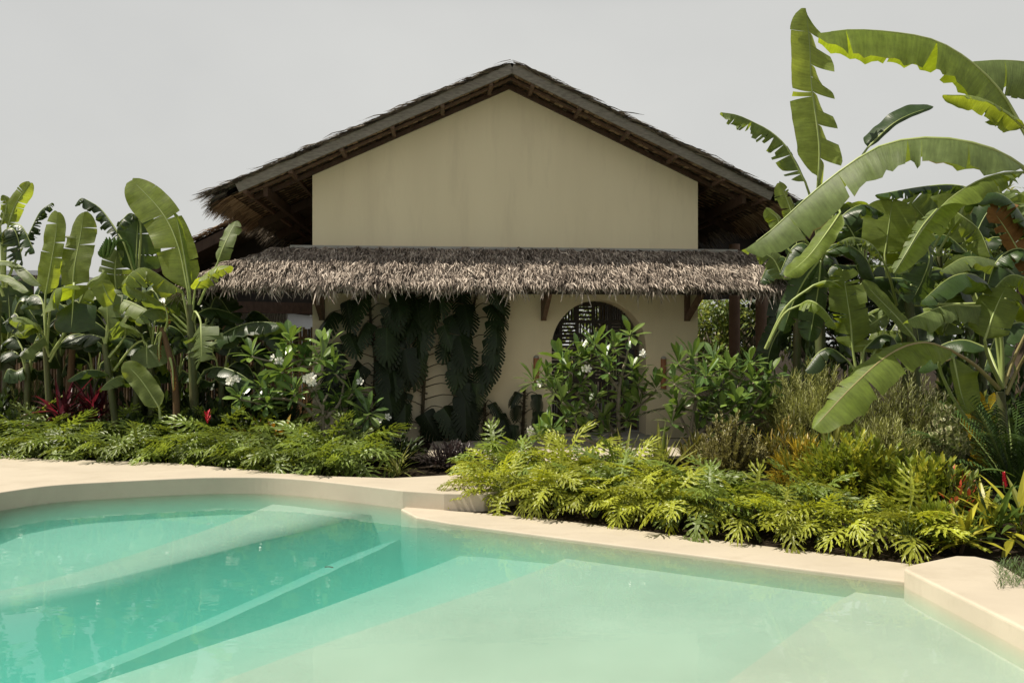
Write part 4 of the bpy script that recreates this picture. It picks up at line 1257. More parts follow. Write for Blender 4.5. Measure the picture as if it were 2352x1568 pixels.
LB = banana('banana plant in the left row with a lit lime leaf standing low by its stem', 276, 11.5, (240, 790), .055, .04, group=GL)
leaves(LB, 11.5, [
    ([(262, 700, -.1), (246, 676, -.2), (237, 655, -.2), (232, 645, -.2)], 25, (.8, -1, .35), (25, 10), 0, 'b_yellow', dict(pet=[(270, 720)])),
    ([(262, 690), (290, 690, -.1), (320, 702, -.2), (345, 715, -.3)], 31, 'U', (62, 62), 1, 'b_fresh', dict(pet=[(244, 780), (250, 720)])),
    ([(249, 760), (247, 730, -.1), (246, 700, -.1), (248, 672, 0)], 36, (-.45, -.9, .2), (12, 12), 1, 'b_grey', dict(pet=[(240, 800)])),
    ([(288, 770), (288, 752, -.2), (284, 742, -.3), (276, 738, -.35)], 42, 'U', (55, 55), 1, 'b_grey', dict(pet=[(250, 820), (275, 790)])),
    ([(337, 790, -.2), (337, 812, -.3), (338, 842, -.35)], 44, (.0, -1, .3), (16, 16), 0, 'b_grey', dict(pet=[(262, 850), (300, 800, -.1), (325, 782, -.2)])),
    ([(283, 862, -.3), (268, 866, -.4), (250, 875, -.5), (230, 893, -.6)], 25, 'U', (45, 45), 1, 'b_grey', dict(pet=[(266, 880), (278, 866, -.2)])),
    ([(252, 862), (225, 850, -.2), (190, 852, -.3), (155, 873, -.4)], 22, 'U', (60, 60), 1, 'b_dark', dict(pet=[(266, 880)])),
    ([(366, 936, -.5), (338, 892, -.5), (315, 862, -.5), (286, 834, -.5)], 26, (.25, -1, .3), (22, 22), 0, 'b_yellow', dict(pet=[(368, 965, -.5)], wave=.05)),
    ([(240, 775), (275, 775, .3), (310, 780, .4), (345, 800, .5)], 34, 'U', (60, 60), 1, 'b_dark', dict(pet=[(243, 795)])),
    ([(236, 775), (205, 768, .3), (170, 775, .4), (140, 795, .5)], 34, 'U', (60, 60), 1, 'b_dark', dict(pet=[(243, 795)])),
])
LA = banana('banana plant with tall lit lime leaves standing over a red cordyline', 120, 11.8, (104, 795), .055, .036, group=GL)
leaves(LA, 11.8, [
    ([(167, 692), (170, 620), (184, 545, .1), (193, 487, .1)], 36, (-.12, -1, .1), (10, 14), 1, 'b_yellow', dict(pet=[(112, 820), (150, 760)], rad=.02)),
    ([(104, 680), (120, 590), (129, 530, .05), (132, 487, .1)], 29, (.2, -1, .1), (10, 22), 1, 'b_yellow', dict(pet=[(106, 800), (104, 740)], cut=(.75, 1.0))),
    ([(115, 700, -.1), (118, 680, -.25), (128, 664, -.35), (142, 662, -.45)], 52, (.0, -.8, 1), (56, 40), 1, 'b_fresh', dict(pet=[(107, 800), (111, 745)])),
    ([(168, 692, -.3), (166, 722, -.4), (163, 760, -.45)], 49, (.0, -1, .15), (18, 18), 0, 'b_dark', dict(pet=[(170, 650, -.1)])),
    ([(86, 765, -.2), (72, 738, -.4), (52, 728, -.5), (22, 730, -.6)], 31, 'U', (58, 50), 1, 'b_grey', dict(pet=[(107, 800)])),
    ([(96, 758, -.1), (82, 742, -.2), (60, 745, -.3), (35, 765, -.35)], 31, 'U', (65, 65), 1, 'b_fresh', dict(pet=[(110, 800)])),
    ([(100, 775, -.2), (80, 788, -.4), (62, 803, -.5), (47, 820, -.6)], 23, 'U', (58, 58), 0, 'b_grey', dict(pet=[(112, 815)])),
    ([(130, 800), (160, 770, .1), (200, 770, .2), (240, 795, .2)], 34, 'U', (62, 62), 1, 'b_dark', dict(pet=[(113, 830)])),
    ([(100, 700, .2), (90, 680, .3), (70, 680, .4), (48, 705, .4)], 31, 'U', (62, 62), 1, 'b_dark', dict(pet=[(107, 790)])),
])
LA2 = banana('slim banana plant right beside the lime-leaved one, its dry brown stem behind the cordyline', 152, 12.2, (170, 740), .06, .045, 'dead_stem', group=GL)
leaves(LA2, 12.2, [
    ([(180, 700), (205, 650), (225, 640), (238, 625)], 31, (-.3, -1, .6), (35, 35), 1, 'b_fresh', dict(pet=[(172, 740)])),
    ([(180, 730), (210, 735), (245, 760), (262, 800)], 31, 'U', (60, 60), 1, 'b_dark', dict(pet=[(172, 750)])),
    ([(160, 730), (130, 730), (100, 760), (90, 795)], 31, 'U', (60, 60), 1, 'b_dark', dict(pet=[(170, 750)])),
])
LD = banana('far left banana plant with dark withered leaves hanging below a single lit leaf', -14, 11.2, (-6, 690), .06, .05, 'pseudostem', group=GL)
leaves(LD, 11.2, [
    ([(18, 520), (35, 470), (55, 440), (70, 420)], 18, (.5, -1, .3), (30, 15), 1, 'b_yellow', dict(pet=[(10, 650), (12, 580)])),
    ([(50, 570), (70, 530), (92, 486), (118, 466)], 20, 'U', (70, 70), 3, 'b_dark', dict(pet=[(12, 660), (30, 610)])),
    ([(10, 560), (25, 520, -.1), (50, 520, -.2), (78, 575, -.3)], 36, 'U', (72, 72), 3, 'b_dark', dict(pet=[(10, 640)])),
    ([(5, 560), (10, 530, -.2), (35, 530, -.3), (52, 600, -.3)], 34, 'U', (72, 72), 3, 'b_dark', dict(pet=[(8, 640)])),
    ([(0, 600), (30, 602, -.2), (62, 622, -.4), (94, 655, -.5)], 21, 'U', (52, 52), 0, 'b_grey', dict(pet=[(8, 660)])),
    ([(-10, 632), (18, 634, -.2), (45, 648, -.3), (66, 668, -.4)], 18, 'U', (52, 52), 0, 'b_grey', dict(pet=[(8, 680)])),
    ([(2, 540), (-12, 490), (-22, 465), (-40, 455)], 26, 'U', (55, 55), 2, 'b_dark', dict(pet=[(8, 640)])),
    ([(0, 520), (12, 490), (14, 465), (5, 448)], 12, (.5, -1, .3), (30, 30), 2, 'b_fresh', dict(pet=[(8, 640)])),
])
LE = banana('thin shaded banana plant at the far left in front of the fence', 26, 12.6, (25, 790), .07, .05, group=GL)
leaves(LE, 12.6, [
    ([(22, 770), (10, 735), (-10, 720), (-30, 730)], 29, 'U', (60, 60), 1, 'b_dark', dict(pet=[(25, 800)])),
    ([(32, 765), (48, 735), (70, 730), (95, 750)], 29, 'U', (60, 60), 1, 'b_dark', dict(pet=[(25, 800)])),
    ([(24, 770), (22, 720), (20, 690), (18, 660)], 23, 'F', (20, 20), 1, 'b_dark', dict(pet=[(25, 800)])),
    ([(30, 775), (50, 770), (66, 790), (75, 825)], 26, 'U', (60, 60), 1, 'b_dark', dict(pet=[(25, 800)])),
])

# right side
RD = banana('tall banana plant at the right picture edge with a huge leaf arching towards the gable', 2560, 7.6, (2440, 470), .13, .08, group=GR)
leaves(RD, 7.6, [
    ([(2352, 385, -.3), (2290, 346, -.4), (2200, 321, -.4), (2110, 317, -.3), (2020, 336, -.2), (1930, 392, -.1), (1850, 457, 0), (1770, 530, .1), (1712, 572, .1)], 84, (0, -.35, 1), (66, 64), 1, 'b_grey', dict(pet=[(2450, 520), (2400, 430, -.1)], rad=.026, wave=.03, pleat=.07, curl=-26, seed=305)),
    ([(2352, 300, .2), (2300, 212, .2), (2230, 142, .2), (2150, 94, .2), (2060, 75, .2), (1960, 68, .2), (1884, 76, .2)], 92, (0, -.55, .8), (72, 40), 1, 'b_fresh', dict(pet=[(2445, 500), (2405, 390, .1)], rad=.026, wave=.03, pleat=.055, seed=11)),
    ([(2352, 292, .1), (2300, 250, 0), (2240, 222, -.1), (2166, 218, -.2)], 34, (-.2, .2, 1), (66, 66), 1, 'b_yellow', dict(pet=[(2445, 500), (2400, 360)])),
    ([(2440, 170, .9), (2370, 145, .8), (2300, 138, .8), (2238, 141, .8)], 96, (0, -.5, 1), (66, 60), 1, 'b_grey', dict(pet=[(2450, 480), (2470, 250, .6)])),
    ([(2352, 395, .3), (2300, 398, .2), (2240, 418, .1), (2170, 466, 0), (2110, 540, 0), (2060, 622, 0)], 46, 'U', (64, 62), 2, 'b_fresh', dict(pet=[(2445, 520), (2400, 430, .2)])),
])
RB = banana('banana right of the house, its tall ripped leaf pointing straight up', 1890, 10.8, (1880, 560), .085, .06, group=GR)
leaves(RB, 10.2, [
    ([(1880, 408), (1882, 340), (1874, 270), (1863, 190), (1860, 108), (1851, 20)], 52, (.12, -1, .05), (22, 8), 1, 'b_yellow', dict(pet=[(1882, 560, .4), (1878, 470, .2)], cut=(.95, 1.0), flaps=1, rad=.022, wave=.02, seed=41)),
    ([(1850, 418), (1808, 340), (1772, 304), (1737, 284), (1695, 265), (1657, 258)], 40, (-.3, -.8, .8), (62, 58), 3, 'b_grey', dict(pet=[(1880, 560, .4), (1866, 470, .2)], seed=42)),
    ([(1992, 340), (2046, 288), (2092, 262), (2142, 246)], 30, (-.5, -.9, .5), (30, 20), 0, 'b_dark', dict(pet=[(1884, 560, .4), (1940, 420, .2)], cut=(.25, 1.25))),
    ([(1930, 488, -.2), (1905, 525, -.4), (1860, 585, -.6), (1806, 634, -.8)], 26, (-.3, -.9, .9), (25, 30), 0, 'b_fresh', dict(pet=[(1884, 580, .2), (1920, 480)], wave=.05)),
    ([(1830, 520), (1812, 470), (1800, 440), (1790, 420)], 22, (.3, -1, .2), (25, 25), 2, 'b_yellow', dict(pet=[(1880, 590, .4), (1850, 550)])),
    ([(1800, 560), (1790, 520), (1785, 500), (1760, 480)], 22, (.3, -1, .2), (25, 25), 1, 'b_fresh', dict(pet=[(1880, 600, .4), (1840, 600)])),
    ([(1800, 640), (1780, 600), (1760, 585), (1740, 582)], 26, 'F', (40, 40), 1, 'b_grey', dict(pet=[(1875, 640, .4)])),
    ([(1925, 645), (1895, 648), (1870, 652), (1840, 668)], 16, 'U', (55, 55), 1, 'b_fresh', dict(pet=[(1880, 650, .4), (1940, 620, .2)])),
    ([(1900, 560), (1930, 500), (1980, 470), (2030, 490)], 34, 'U', (60, 60), 2, 'b_dark', dict(pet=[(1882, 600, .4)])),
    ([(1895, 580), (1940, 560), (1985, 590), (2010, 640)], 34, 'U', (60, 60), 1, 'b_dark', dict(pet=[(1882, 610, .4)])),
    ([(1870, 590), (1850, 560), (1820, 570), (1790, 630)], 34, 'U', (60, 60), 1, 'b_dark', dict(pet=[(1880, 610, .4)])),
    ([(1880, 600), (1850, 640), (1820, 700), (1800, 760)], 30, 'F', (40, 40), 1, 'b_dark', dict(pet=[(1880, 600, .4)])),
    ([(1885, 600), (1880, 660), (1870, 720), (1860, 780)], 34, 'F', (35, 35), 1, 'b_dark', dict(pet=[(1882, 600, .4)])),
])
RE = banana('banana plant mid right clump with a withered tip and hanging torn strips', 2120, 10.4, (2085, 660), .08, .055, group=GR)
leaves(RE, 10.4, [
    ([(2032, 585), (2038, 545), (2044, 500), (2050, 462)], 56, (-.3, -.9, .1), (12, 12), 0, 'b_fresh', dict(pet=[(2080, 690), (2040, 640)], mid_mat='midrib')),
    ([(2230, 432), (2180, 424), (2110, 430), (2015, 446)], 26, 'U', (60, 60), 2, 'b_dark', dict(pet=[(2090, 680), (2190, 520)])),
    ([(2152, 480, -.3), (2118, 520, -.5), (2085, 575, -.6), (2055, 625, -.6)], 30, (-.4, -1, .3), (45, 30), 2, 'b_grey', dict(pet=[(2090, 660), (2180, 500)], cut=(.6, 1.2))),
    ([(2120, 545, -.4), (2135, 590, -.5), (2120, 640, -.5), (2095, 690, -.5)], 48, (.3, -1, .2), (25, 25), 2, 'b_dark', dict(pet=[(2090, 680), (2105, 560)])),
    ([(2170, 470, -.2), (2215, 500, -.3), (2250, 530, -.3), (2275, 590, -.4)], 44, (.2, -.8, .8), (55, 50), 2, 'b_fresh', dict(pet=[(2095, 670), (2130, 520)])),
    ([(2030, 600, -.5), (2000, 560, -.6), (1960, 545, -.7), (1928, 555, -.75)], 22, 'U', (72, 72), 3, 'b_grey', dict(pet=[(2060, 700), (2045, 640, -.3)])),
    ([(2340, 640, -.6), (2290, 602, -.7), (2220, 590, -.8), (2160, 622, -.9)], 34, 'U', (62, 62), 1, 'b_grey', dict(pet=[(2100, 700), (2300, 690, -.4)])),
    ([(2080, 640), (2000, 640), (1950, 680), (1925, 740)], 34, 'U', (60, 60), 2, 'b_dark', dict(pet=[(2085, 690)])),
    ([(2100, 640), (2160, 620), (2220, 660), (2250, 740)], 36, 'U', (60, 60), 1, 'b_dark', dict(pet=[(2088, 690)])),
    ([(2090, 660), (2100, 720), (2110, 780), (2115, 830)], 36, 'F', (35, 35), 1, 'b_dark', dict(pet=[(2088, 670)])),
])
RC = banana('short banana plant before the right clump with an upright comb-torn leaf', 1975, 9.7, (1972, 850), .06, .045, group=GR)
leaves(RC, 9.7, [
    ([(1958, 800), (1954, 745), (1945, 680), (1935, 622)], 42, (-.5, -.9, .3), (12, 10), 2, 'b_fresh', dict(pet=[(1968, 860)], cut=(1.0, 1.0), seed=82)),
    ([(2100, 775), (2060, 728), (2018, 685), (1982, 648)], 33, (.35, -1, .25), (24, 12), 0, 'b_fresh', dict(pet=[(1985, 880), (2110, 830)], cut=(1.15, .55), seed=83)),
    ([(2060, 815), (2025, 800), (1990, 793), (1952, 798)], 17, 'F', (30, 40), 0, 'b_yellow', dict(pet=[(1985, 870), (2050, 835)])),
    ([(2045, 715), (2025, 728), (2005, 742), (1985, 752)], 22, (-.2, -1, .5), (30, 30), 1, 'b_grey', dict(pet=[(1980, 870), (2030, 760)])),
    ([(1838, 700, .2), (1860, 690, 0), (1890, 708, -.1), (1922, 750, -.2)], 24, 'U', (58, 58), 2, 'b_fresh', dict(pet=[(1760, 800, .5), (1800, 722, .3)])),
    ([(1868, 655, .2), (1895, 645, .1), (1915, 648, 0), (1935, 660, 0)], 14, 'U', (58, 58), 0, 'b_fresh', dict(pet=[(1758, 800, .5), (1805, 705, .3)])),
    ([(1950, 830), (1910, 800), (1880, 810), (1850, 850)], 30, 'U', (60, 60), 1, 'b_dark', dict(pet=[(1970, 860)])),
    ([(1985, 800), (2020, 770), (2050, 775), (2075, 820)], 28, 'U', (60, 60), 1, 'b_dark', dict(pet=[(1972, 860)])),
])
RA = banana('front right banana plant with pinkish stalks and a broad leaf bowing over the shrubs', 2318, 8.4, (2298, 900), .05, .045, 'pseudostem', group=GR)
leaves(RA, 8.4, [
    ([(2185, 803, -.4), (2120, 786, -.6), (2045, 812, -.8), (1955, 890, -.9), (1868, 984, -1.0)], 50, (-.35, -.72, .8), (34, 26), 1, 'b_fresh', dict(pet=[(2296, 892), (2240, 838, -.2)], mid_mat='midrib_pink', cut=(.75, 1.15), rad=.02, seed=6, wave=.035, pleat=.04)),
    ([(2189, 818, -.4), (2196, 850, -.5), (2207, 900, -.5), (2222, 948, -.5)], 40, (.1, -1, .1), (10, 8), 0, 'b_fresh', dict(pet=[(2262, 1010), (2205, 940, .1), (2160, 850, 0), (2165, 812, -.2)], cut=(.3, 1.35), seed=95)),
    ([(2276, 672, -.2), (2240, 632, -.3), (2185, 636, -.4), (2118, 690, -.5)], 46, 'U', (58, 58), 1, 'b_dark', dict(pet=[(2303, 890), (2290, 780)], seed=96)),
    ([(2280, 668, -.2), (2320, 632, -.3), (2370, 650, -.4), (2430, 720, -.5)], 46, 'U', (55, 55), 1, 'b_fresh', dict(pet=[(2303, 890), (2292, 780)])),
    ([(2278, 700, -.3), (2240, 702, -.4), (2170, 702, -.5), (2085, 735, -.6)], 48, (0, -.5, 1), (66, 60), 1, 'b_grey', dict(pleat=.05, pet=[(2303, 890), (2300, 770, -.1)])),
    ([(2262, 780, -.5), (2275, 740, -.5), (2290, 700, -.45), (2310, 660, -.4)], 44, (-.5, -.9, .3), (14, 14), 1, 'b_fresh', dict(pet=[(2302, 890), (2270, 820, -.3)])),
    ([(2352, 772, -.1), (2400, 690, -.2), (2470, 660, -.3), (2560, 690, -.4)], 48, 'U', (50, 50), 1, 'b_fresh', dict(pet=[(2304, 890), (2325, 830)], mid_mat='midrib_pink')),
    ([(2360, 806, -.2), (2420, 760, -.4), (2500, 770, -.5), (2580, 830, -.6)], 48, 'U', (50, 50), 1, 'b_fresh', dict(pet=[(2310, 905), (2335, 850)], mid_mat='midrib_pink')),
    ([(2270, 800, .3), (2210, 780, .4), (2150, 800, .5), (2110, 850, .6)], 40, 'U', (60, 60), 1, 'b_dark', dict(pet=[(2300, 880)])),
])
RG = banana('banana plant at the right picture edge with a dry orange-brown leaf hanging sideways', 2420, 9.6, (2400, 640), .08, .06, group=GR)
leaves(RG, 9.6, [
    ([(2380, 640), (2345, 585), (2310, 525), (2276, 478)], 46, (-.5, -.9, .3), (40, 30), 2, 'b_dry', dict(pet=[(2400, 700)], cut=(1.2, .5))),
    ([(2390, 600), (2340, 570), (2290, 600), (2260, 680)], 44, 'U', (60, 60), 2, 'b_dark', dict(pet=[(2400, 680)])),
    ([(2385, 560), (2330, 470), (2280, 440), (2220, 450)], 42, 'U', (60, 60), 2, 'b_dark', dict(pet=[(2400, 660)])),
    ([(2380, 760), (2340, 740), (2290, 770), (2260, 850)], 44, 'U', (55, 55), 1, 'b_dark', dict(pet=[(2400, 800)])),
])
RH = banana('shaded banana plant deep behind the right clump close to the round columns', 1830, 12.6, (1832, 640), .08, .055, group=GR)
leaves(RH, 12.6, [
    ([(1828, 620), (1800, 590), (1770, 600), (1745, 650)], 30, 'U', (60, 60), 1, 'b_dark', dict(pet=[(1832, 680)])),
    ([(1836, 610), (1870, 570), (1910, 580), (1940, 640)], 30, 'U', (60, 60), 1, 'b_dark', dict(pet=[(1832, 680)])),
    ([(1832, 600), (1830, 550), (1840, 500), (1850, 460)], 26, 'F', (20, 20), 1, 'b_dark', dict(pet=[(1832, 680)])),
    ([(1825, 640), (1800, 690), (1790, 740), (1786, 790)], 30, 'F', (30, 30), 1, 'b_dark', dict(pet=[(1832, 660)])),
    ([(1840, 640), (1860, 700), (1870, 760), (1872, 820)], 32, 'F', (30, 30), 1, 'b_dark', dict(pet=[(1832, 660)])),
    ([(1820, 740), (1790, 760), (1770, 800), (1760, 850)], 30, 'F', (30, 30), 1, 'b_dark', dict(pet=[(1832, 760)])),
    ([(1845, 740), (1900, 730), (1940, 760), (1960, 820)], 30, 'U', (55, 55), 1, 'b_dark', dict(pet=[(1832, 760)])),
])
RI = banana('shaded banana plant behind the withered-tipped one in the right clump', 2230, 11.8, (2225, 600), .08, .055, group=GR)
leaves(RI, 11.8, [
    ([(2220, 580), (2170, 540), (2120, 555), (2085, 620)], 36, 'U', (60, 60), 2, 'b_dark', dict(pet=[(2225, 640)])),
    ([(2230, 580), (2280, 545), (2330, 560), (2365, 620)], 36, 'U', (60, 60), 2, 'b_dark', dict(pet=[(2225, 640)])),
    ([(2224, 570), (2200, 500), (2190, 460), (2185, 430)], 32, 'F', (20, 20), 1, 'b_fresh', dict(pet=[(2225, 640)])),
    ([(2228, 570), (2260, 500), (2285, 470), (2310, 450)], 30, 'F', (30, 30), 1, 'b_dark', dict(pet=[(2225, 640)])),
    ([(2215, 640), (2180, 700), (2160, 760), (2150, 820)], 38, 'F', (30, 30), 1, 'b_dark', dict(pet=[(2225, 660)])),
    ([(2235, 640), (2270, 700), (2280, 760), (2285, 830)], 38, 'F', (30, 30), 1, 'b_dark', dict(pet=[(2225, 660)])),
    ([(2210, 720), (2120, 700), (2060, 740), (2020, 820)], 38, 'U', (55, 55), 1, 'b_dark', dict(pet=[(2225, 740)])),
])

# ------------------------------------------------------------------ climbers on the wall
def ywall(px): return 13.45 + (px - CX) / FPX * 13.5 * math.tan(ha)
GM = 'climbing monsteras on the plastered wall'
def mleaves(sx, y0, y1, n, seed, L=.52, off=60):
    rg = random.Random(seed); out = []
    for i in range(n):
        s = -1 if i % 2 else 1
        y = y0 + (y1 - y0) * (i + .3) / n
        x = sx + s * rg.uniform(.08, 1.0) * off
        out.append((x, y, L * rg.uniform(.8, 1.15), s * rg.uniform(-4, 16)))
    return out
monstera('leftmost monstera climbing the cream wall, its leaves hanging to both sides', [(848, 655), (852, 740), (862, 830), (860, 900), (864, 970)], ywall(855) - .05, mleaves(852, 650, 945, 24, 2, .56, 86), 2, GM)
monstera('tall middle monstera with a bare bristly stem on the cream wall', [(987, 650), (978, 760), (975, 860), (970, 960), (968, 1010)], ywall(975) - .05, mleaves(985, 648, 980, 28, 3, .58, 96), 3, GM)
monstera('monstera on the cream wall with one long arm of leaves bowing right', [(1098, 660), (1083, 730), (1072, 826), (1060, 920), (1050, 1000)], ywall(1080) - .05, [(1135, 668, .5, 10), (1062, 668, .5, -6), (1125, 700, .52, 12), (1060, 725, .5, -6), (1138, 735, .55, 4), (1130, 775, .55, 0), (1128, 815, .52, -8), (1040, 770, .52, -8), (1105, 840, .5, -10), (1050, 830, .52, -4), (1095, 880, .46, -8), (1060, 880, .5, 0), (1030, 930, .45, -6), (1080, 930, .4, 6)], 4, GM)
monstera('small young monstera at the foot of the wall under the long leaf arm', [(1114, 925), (1112, 985), (1108, 1040)], ywall(1112) - .05, [(1100, 935, .30, -10), (1130, 925, .32, 12), (1150, 950, .36, 14), (1085, 975, .34, -8), (1130, 975, .36, 6), (1160, 985, .34, 14), (1100, 1010, .34, -6), (1145, 1010, .34, 8)], 5, GM)
monstera('slim young monstera with a spiky stem just left of the arched door', [(1206, 888), (1202, 960), (1199, 1030)], ywall(1205) - .05, [(1190, 900, .30, -10), (1234, 905, .34, 6), (1186, 930, .30, -8), (1236, 945, .36, 6), (1240, 985, .34, 10), (1180, 975, .30, -12), (1222, 1010, .34, 6)], 6, GM)

# ------------------------------------------------------------------ plumerias
plumeria('plumeria with white flower heads in front of the bamboo fence and wall corner', V3(((745 - CX) / FPX * 10.7, 10.7, .05)), 10.7,
         [(666, 780, .2), (578, 814, .1), (750, 795, .3), (737, 826, 0), (647, 850, -.1), (769, 852, 0), (552, 912, -.2), (601, 885, -.1), (676, 902, -.2), (809, 900, 0), (846, 948, -.1), (613, 925, -.2), (695, 818, .2), (720, 890, .2), (790, 935, .2), (640, 895, .2), (705, 850, .3), (830, 975, .1), (750, 940, .1), (655, 815, .3)],
         [(533, 873, -.2, 8), (710, 868, -.25, 9), (636, 826, -.1, 3), (881, 969, -.15, 2), (828, 876, -.1, 1)],
         [([(745, 1000, 0), (742, 940, 0), (752, 905, 0)], .03), ([(745, 990, 0), (720, 955, .1), (690, 925, .1), (640, 915, 0), (600, 915, -.1)], .028), ([(748, 960, 0), (780, 925, .1), (790, 880, .1)], .026), ([(742, 940, 0), (705, 880, .2), (680, 830, .2)], .024), ([(746, 985, 0), (800, 975, .1), (835, 965, 0)], .022)], seed=3)
plumeria('plumeria before the arched lattice door, rising to a lone top leaf rosette', V3(((1425 - CX) / FPX * 11.0, 11.0, .05)), 11.0,
         [(1447, 768, .1), (1366, 792, .1), (1291, 826, 0), (1393, 818, -.2), (1350, 828, .1), (1453, 846, -.1), (1255, 866, -.1), (1225, 872, -.2), (1310, 850, -.2), (1399, 852, -.3), (1291, 919, -.2), (1369, 912, -.2), (1465, 880, .1), (1507, 890, .1), (1267, 982, -.4), (1384, 960, -.1), (1321, 952, -.2), (1240, 1000, -.5), (1335, 880, -.1), (1430, 905, .1), (1350, 935, .2), (1275, 895, .1), (1410, 795, .2), (1330, 815, .2), (1300, 960, .2), (1400, 990, -.1), (1440, 960, 0), (1350, 990, -.2), (1470, 925, .1)],
         [(1346, 847, -.35, 2), (1475, 818, -.2, 2), (1214, 986, -.5, 2), (1240, 880, -.3, 1)],
         [([(1425, 1025, 0), (1420, 960, 0), (1424, 880, 0), (1440, 820, .1)], .038), ([(1422, 1010, 0), (1390, 965, 0), (1350, 930, 0), (1310, 890, 0)], .03), ([(1424, 1028, 0), (1380, 1022, -.2), (1320, 1000, -.4), (1275, 998, -.45)], .03), ([(1424, 900, 0), (1390, 850, 0), (1370, 815, 0)], .026), ([(1420, 960, 0), (1470, 930, .1), (1505, 900, .1)], .02), ([(1400, 985, 0), (1340, 950, -.1), (1270, 900, -.1)], .024)], seed=7)
plumeria('dense dark green plumeria right of the arched door', V3(((1582 - CX) / FPX * 10.8, 10.8, .05)), 10.8,
         [(1590, 822, .3), (1558, 832, .2), (1621, 862, -.1), (1549, 877, -.1), (1723, 832, -.1), (1675, 846, 0), (1651, 889, -.2), (1729, 874, -.2), (1765, 866, 0), (1597, 904, -.2), (1657, 940, -.2), (1735, 940, -.2), (1555, 928, -.1), (1763, 910, -.1), (1543, 968, -.1), (1620, 950, .1), (1690, 900, .1), (1700, 960, 0), (1590, 870, .2), (1640, 830, .3), (1700, 860, .3), (1780, 940, .2), (1600, 985, .1), (1690, 925, -.3)],
         [],
         [([(1582, 1035, 0), (1588, 980, 0), (1600, 915, 0), (1612, 880, 0)], .034), ([(1588, 1010, 0), (1640, 965, 0), (1680, 915, 0), (1715, 850, 0)], .03), ([(1590, 1030, 0), (1650, 1000, -.1), (1710, 960, -.1), (1750, 900, -.1)], .03), ([(1585, 1000, 0), (1560, 950, 0), (1552, 900, 0)], .026)], seed=12)

# ------------------------------------------------------------------ philodendron beds
PA = [phil_proto(200 + i, 'phil', 13, .42 + .03 * i, .42) for i in range(3)]
PL = [phil_proto(230 + i, 'phil_lime', 14, .40 + .03 * i, .37) for i in range(3)]
used = set(); ORD = ['first', 'second', 'third', 'fourth', 'fifth', 'sixth', 'seventh', 'eighth', 'ninth', 'tenth', 'eleventh', 'twelfth', 'thirteenth', 'fourteenth']
rg = random.Random(77)
def phil_row(protos, pts, z, group, where, sc, jit=.08):
    for i, (x, y) in enumerate(pts):
        place(rg.choice(protos), used, x + rg.uniform(-jit, jit), y + rg.uniform(-jit, jit), z, rg.uniform(0, 6.28), sc * rg.uniform(.86, 1.14),
              f'cut-leaved philodendron clump, {ORD[i]} from the left in the {where}', group)
def along(seq, z, n, dy):
    p = spline([G(x, y, z) for x, y in seq], n - 1)
    return [(q.x, q.y + dy) for q in p]
GA, GB = 'philodendrons behind the curved pool deck', 'philodendrons behind the straight pool kerb'
fl = [(-60, 1050), (95, 1054), (400, 1063), (565, 1077), (665, 1085), (800, 1090)]
phil_row(PA, along(fl, DZ, 13, .32), .05, GA, 'front row behind the curved deck', .80)
phil_row(PA, along(fl, DZ, 13, 1.0), .06, GA, 'middle row behind the curved deck', .92)
phil_row(PA, along([(-60, 1050), (95, 1054), (400, 1063), (640, 1082)], DZ, 8, 1.6), .06, GA, 'back row behind the curved deck', .86)
fr2 = [(1105, 1174), (1203, 1184), (1404, 1208), (1595, 1232), (1875, 1266), (2120, 1294)]
phil_row(PL + PL + PA[:1], along(fr2, KZ, 14, .31), .02, GB, 'front row behind the straight kerb', .70, .05)
phil_row(PL + PA[1:], along([(1120, 1174), (1300, 1195), (1595, 1232), (1830, 1262), (1960, 1275)], KZ, 10, .86), .03, GB, 'middle row behind the straight kerb', .80)
phil_row(PL[:2] + PA[:1], along([(1150, 1174), (1300, 1195), (1480, 1220), (1600, 1234)], KZ, 8, 1.5), .04, GB, 'back row behind the straight kerb', .84)

# ------------------------------------------------------------------ other plants
def gp(x, Y, z=.04): return V3(((x - CX) / FPX * Y, Y, z))
GC = 'red cordylines under the left bananas'
strap_clump('cordyline', 'bright red cordyline fountain under the left banana stems', 'cordyline', gp(128, 11.55), 30, .62, .085, 'cordy', 1, 66, .9, GC, .58, .06, stalks=2)
strap_clump('cordyline', 'darker red cordyline standing right of the brightest red one', 'cordyline', gp(190, 11.75), 26, .56, .07, 'cordy', 2, 50, .7, GC, .62, .07, stalks=2)
strap_clump('cordyline', 'thin purple-red cordyline against the bamboo fence', 'cordyline', gp(226, 12.0), 18, .5, .055, 'cordy', 3, 45, .6, GC, .62, .05, stalks=2)
twig_shrub('feathery_bush', 'round fine-leaved olive bush at the foot of the far left bananas', 'bush', gp(82, 12.3), .38, .35, 1.12, 110, 26, .14, .010, 'feather_d', 5, 45)
strap_clump('spiky_plant', 'small clump with a single red flower bract in the left bed', 'plant', gp(478, 10.9), 12, .40, .05, 'strap', 9, 45, .6, None, .2)
m = MB(); rg2 = random.Random(4)
for k in range(12):
    a = k * 2.4; blade(m, gp(476, 10.7, .60) + V3((0, 0, .010 * k)), (math.cos(a) * .6, math.sin(a) * .6, .9), (0, 0, 1), .10, .03, rg2.random(), .1, 3)
o = m.build('flower', M['redflower'], bpy.data.objects['spiky_plant'])
twig_shrub('croton', 'bronze and orange croton under the left plumeria', 'croton', gp(655, 10.35), .36, .3, .56, 34, 12, .16, .055, 'croton', 8, 62, None, .2, .4, .6, False, bunch=.6)
twig_shrub('croton', 'dark leafy croton with a few yellow leaves between plumeria stem and fence', 'croton', gp(595, 10.8), .42, .3, .50, 30, 12, .17, .05, 'croton', 18, 62, None, .2, .4, .6, False, bunch=.6)
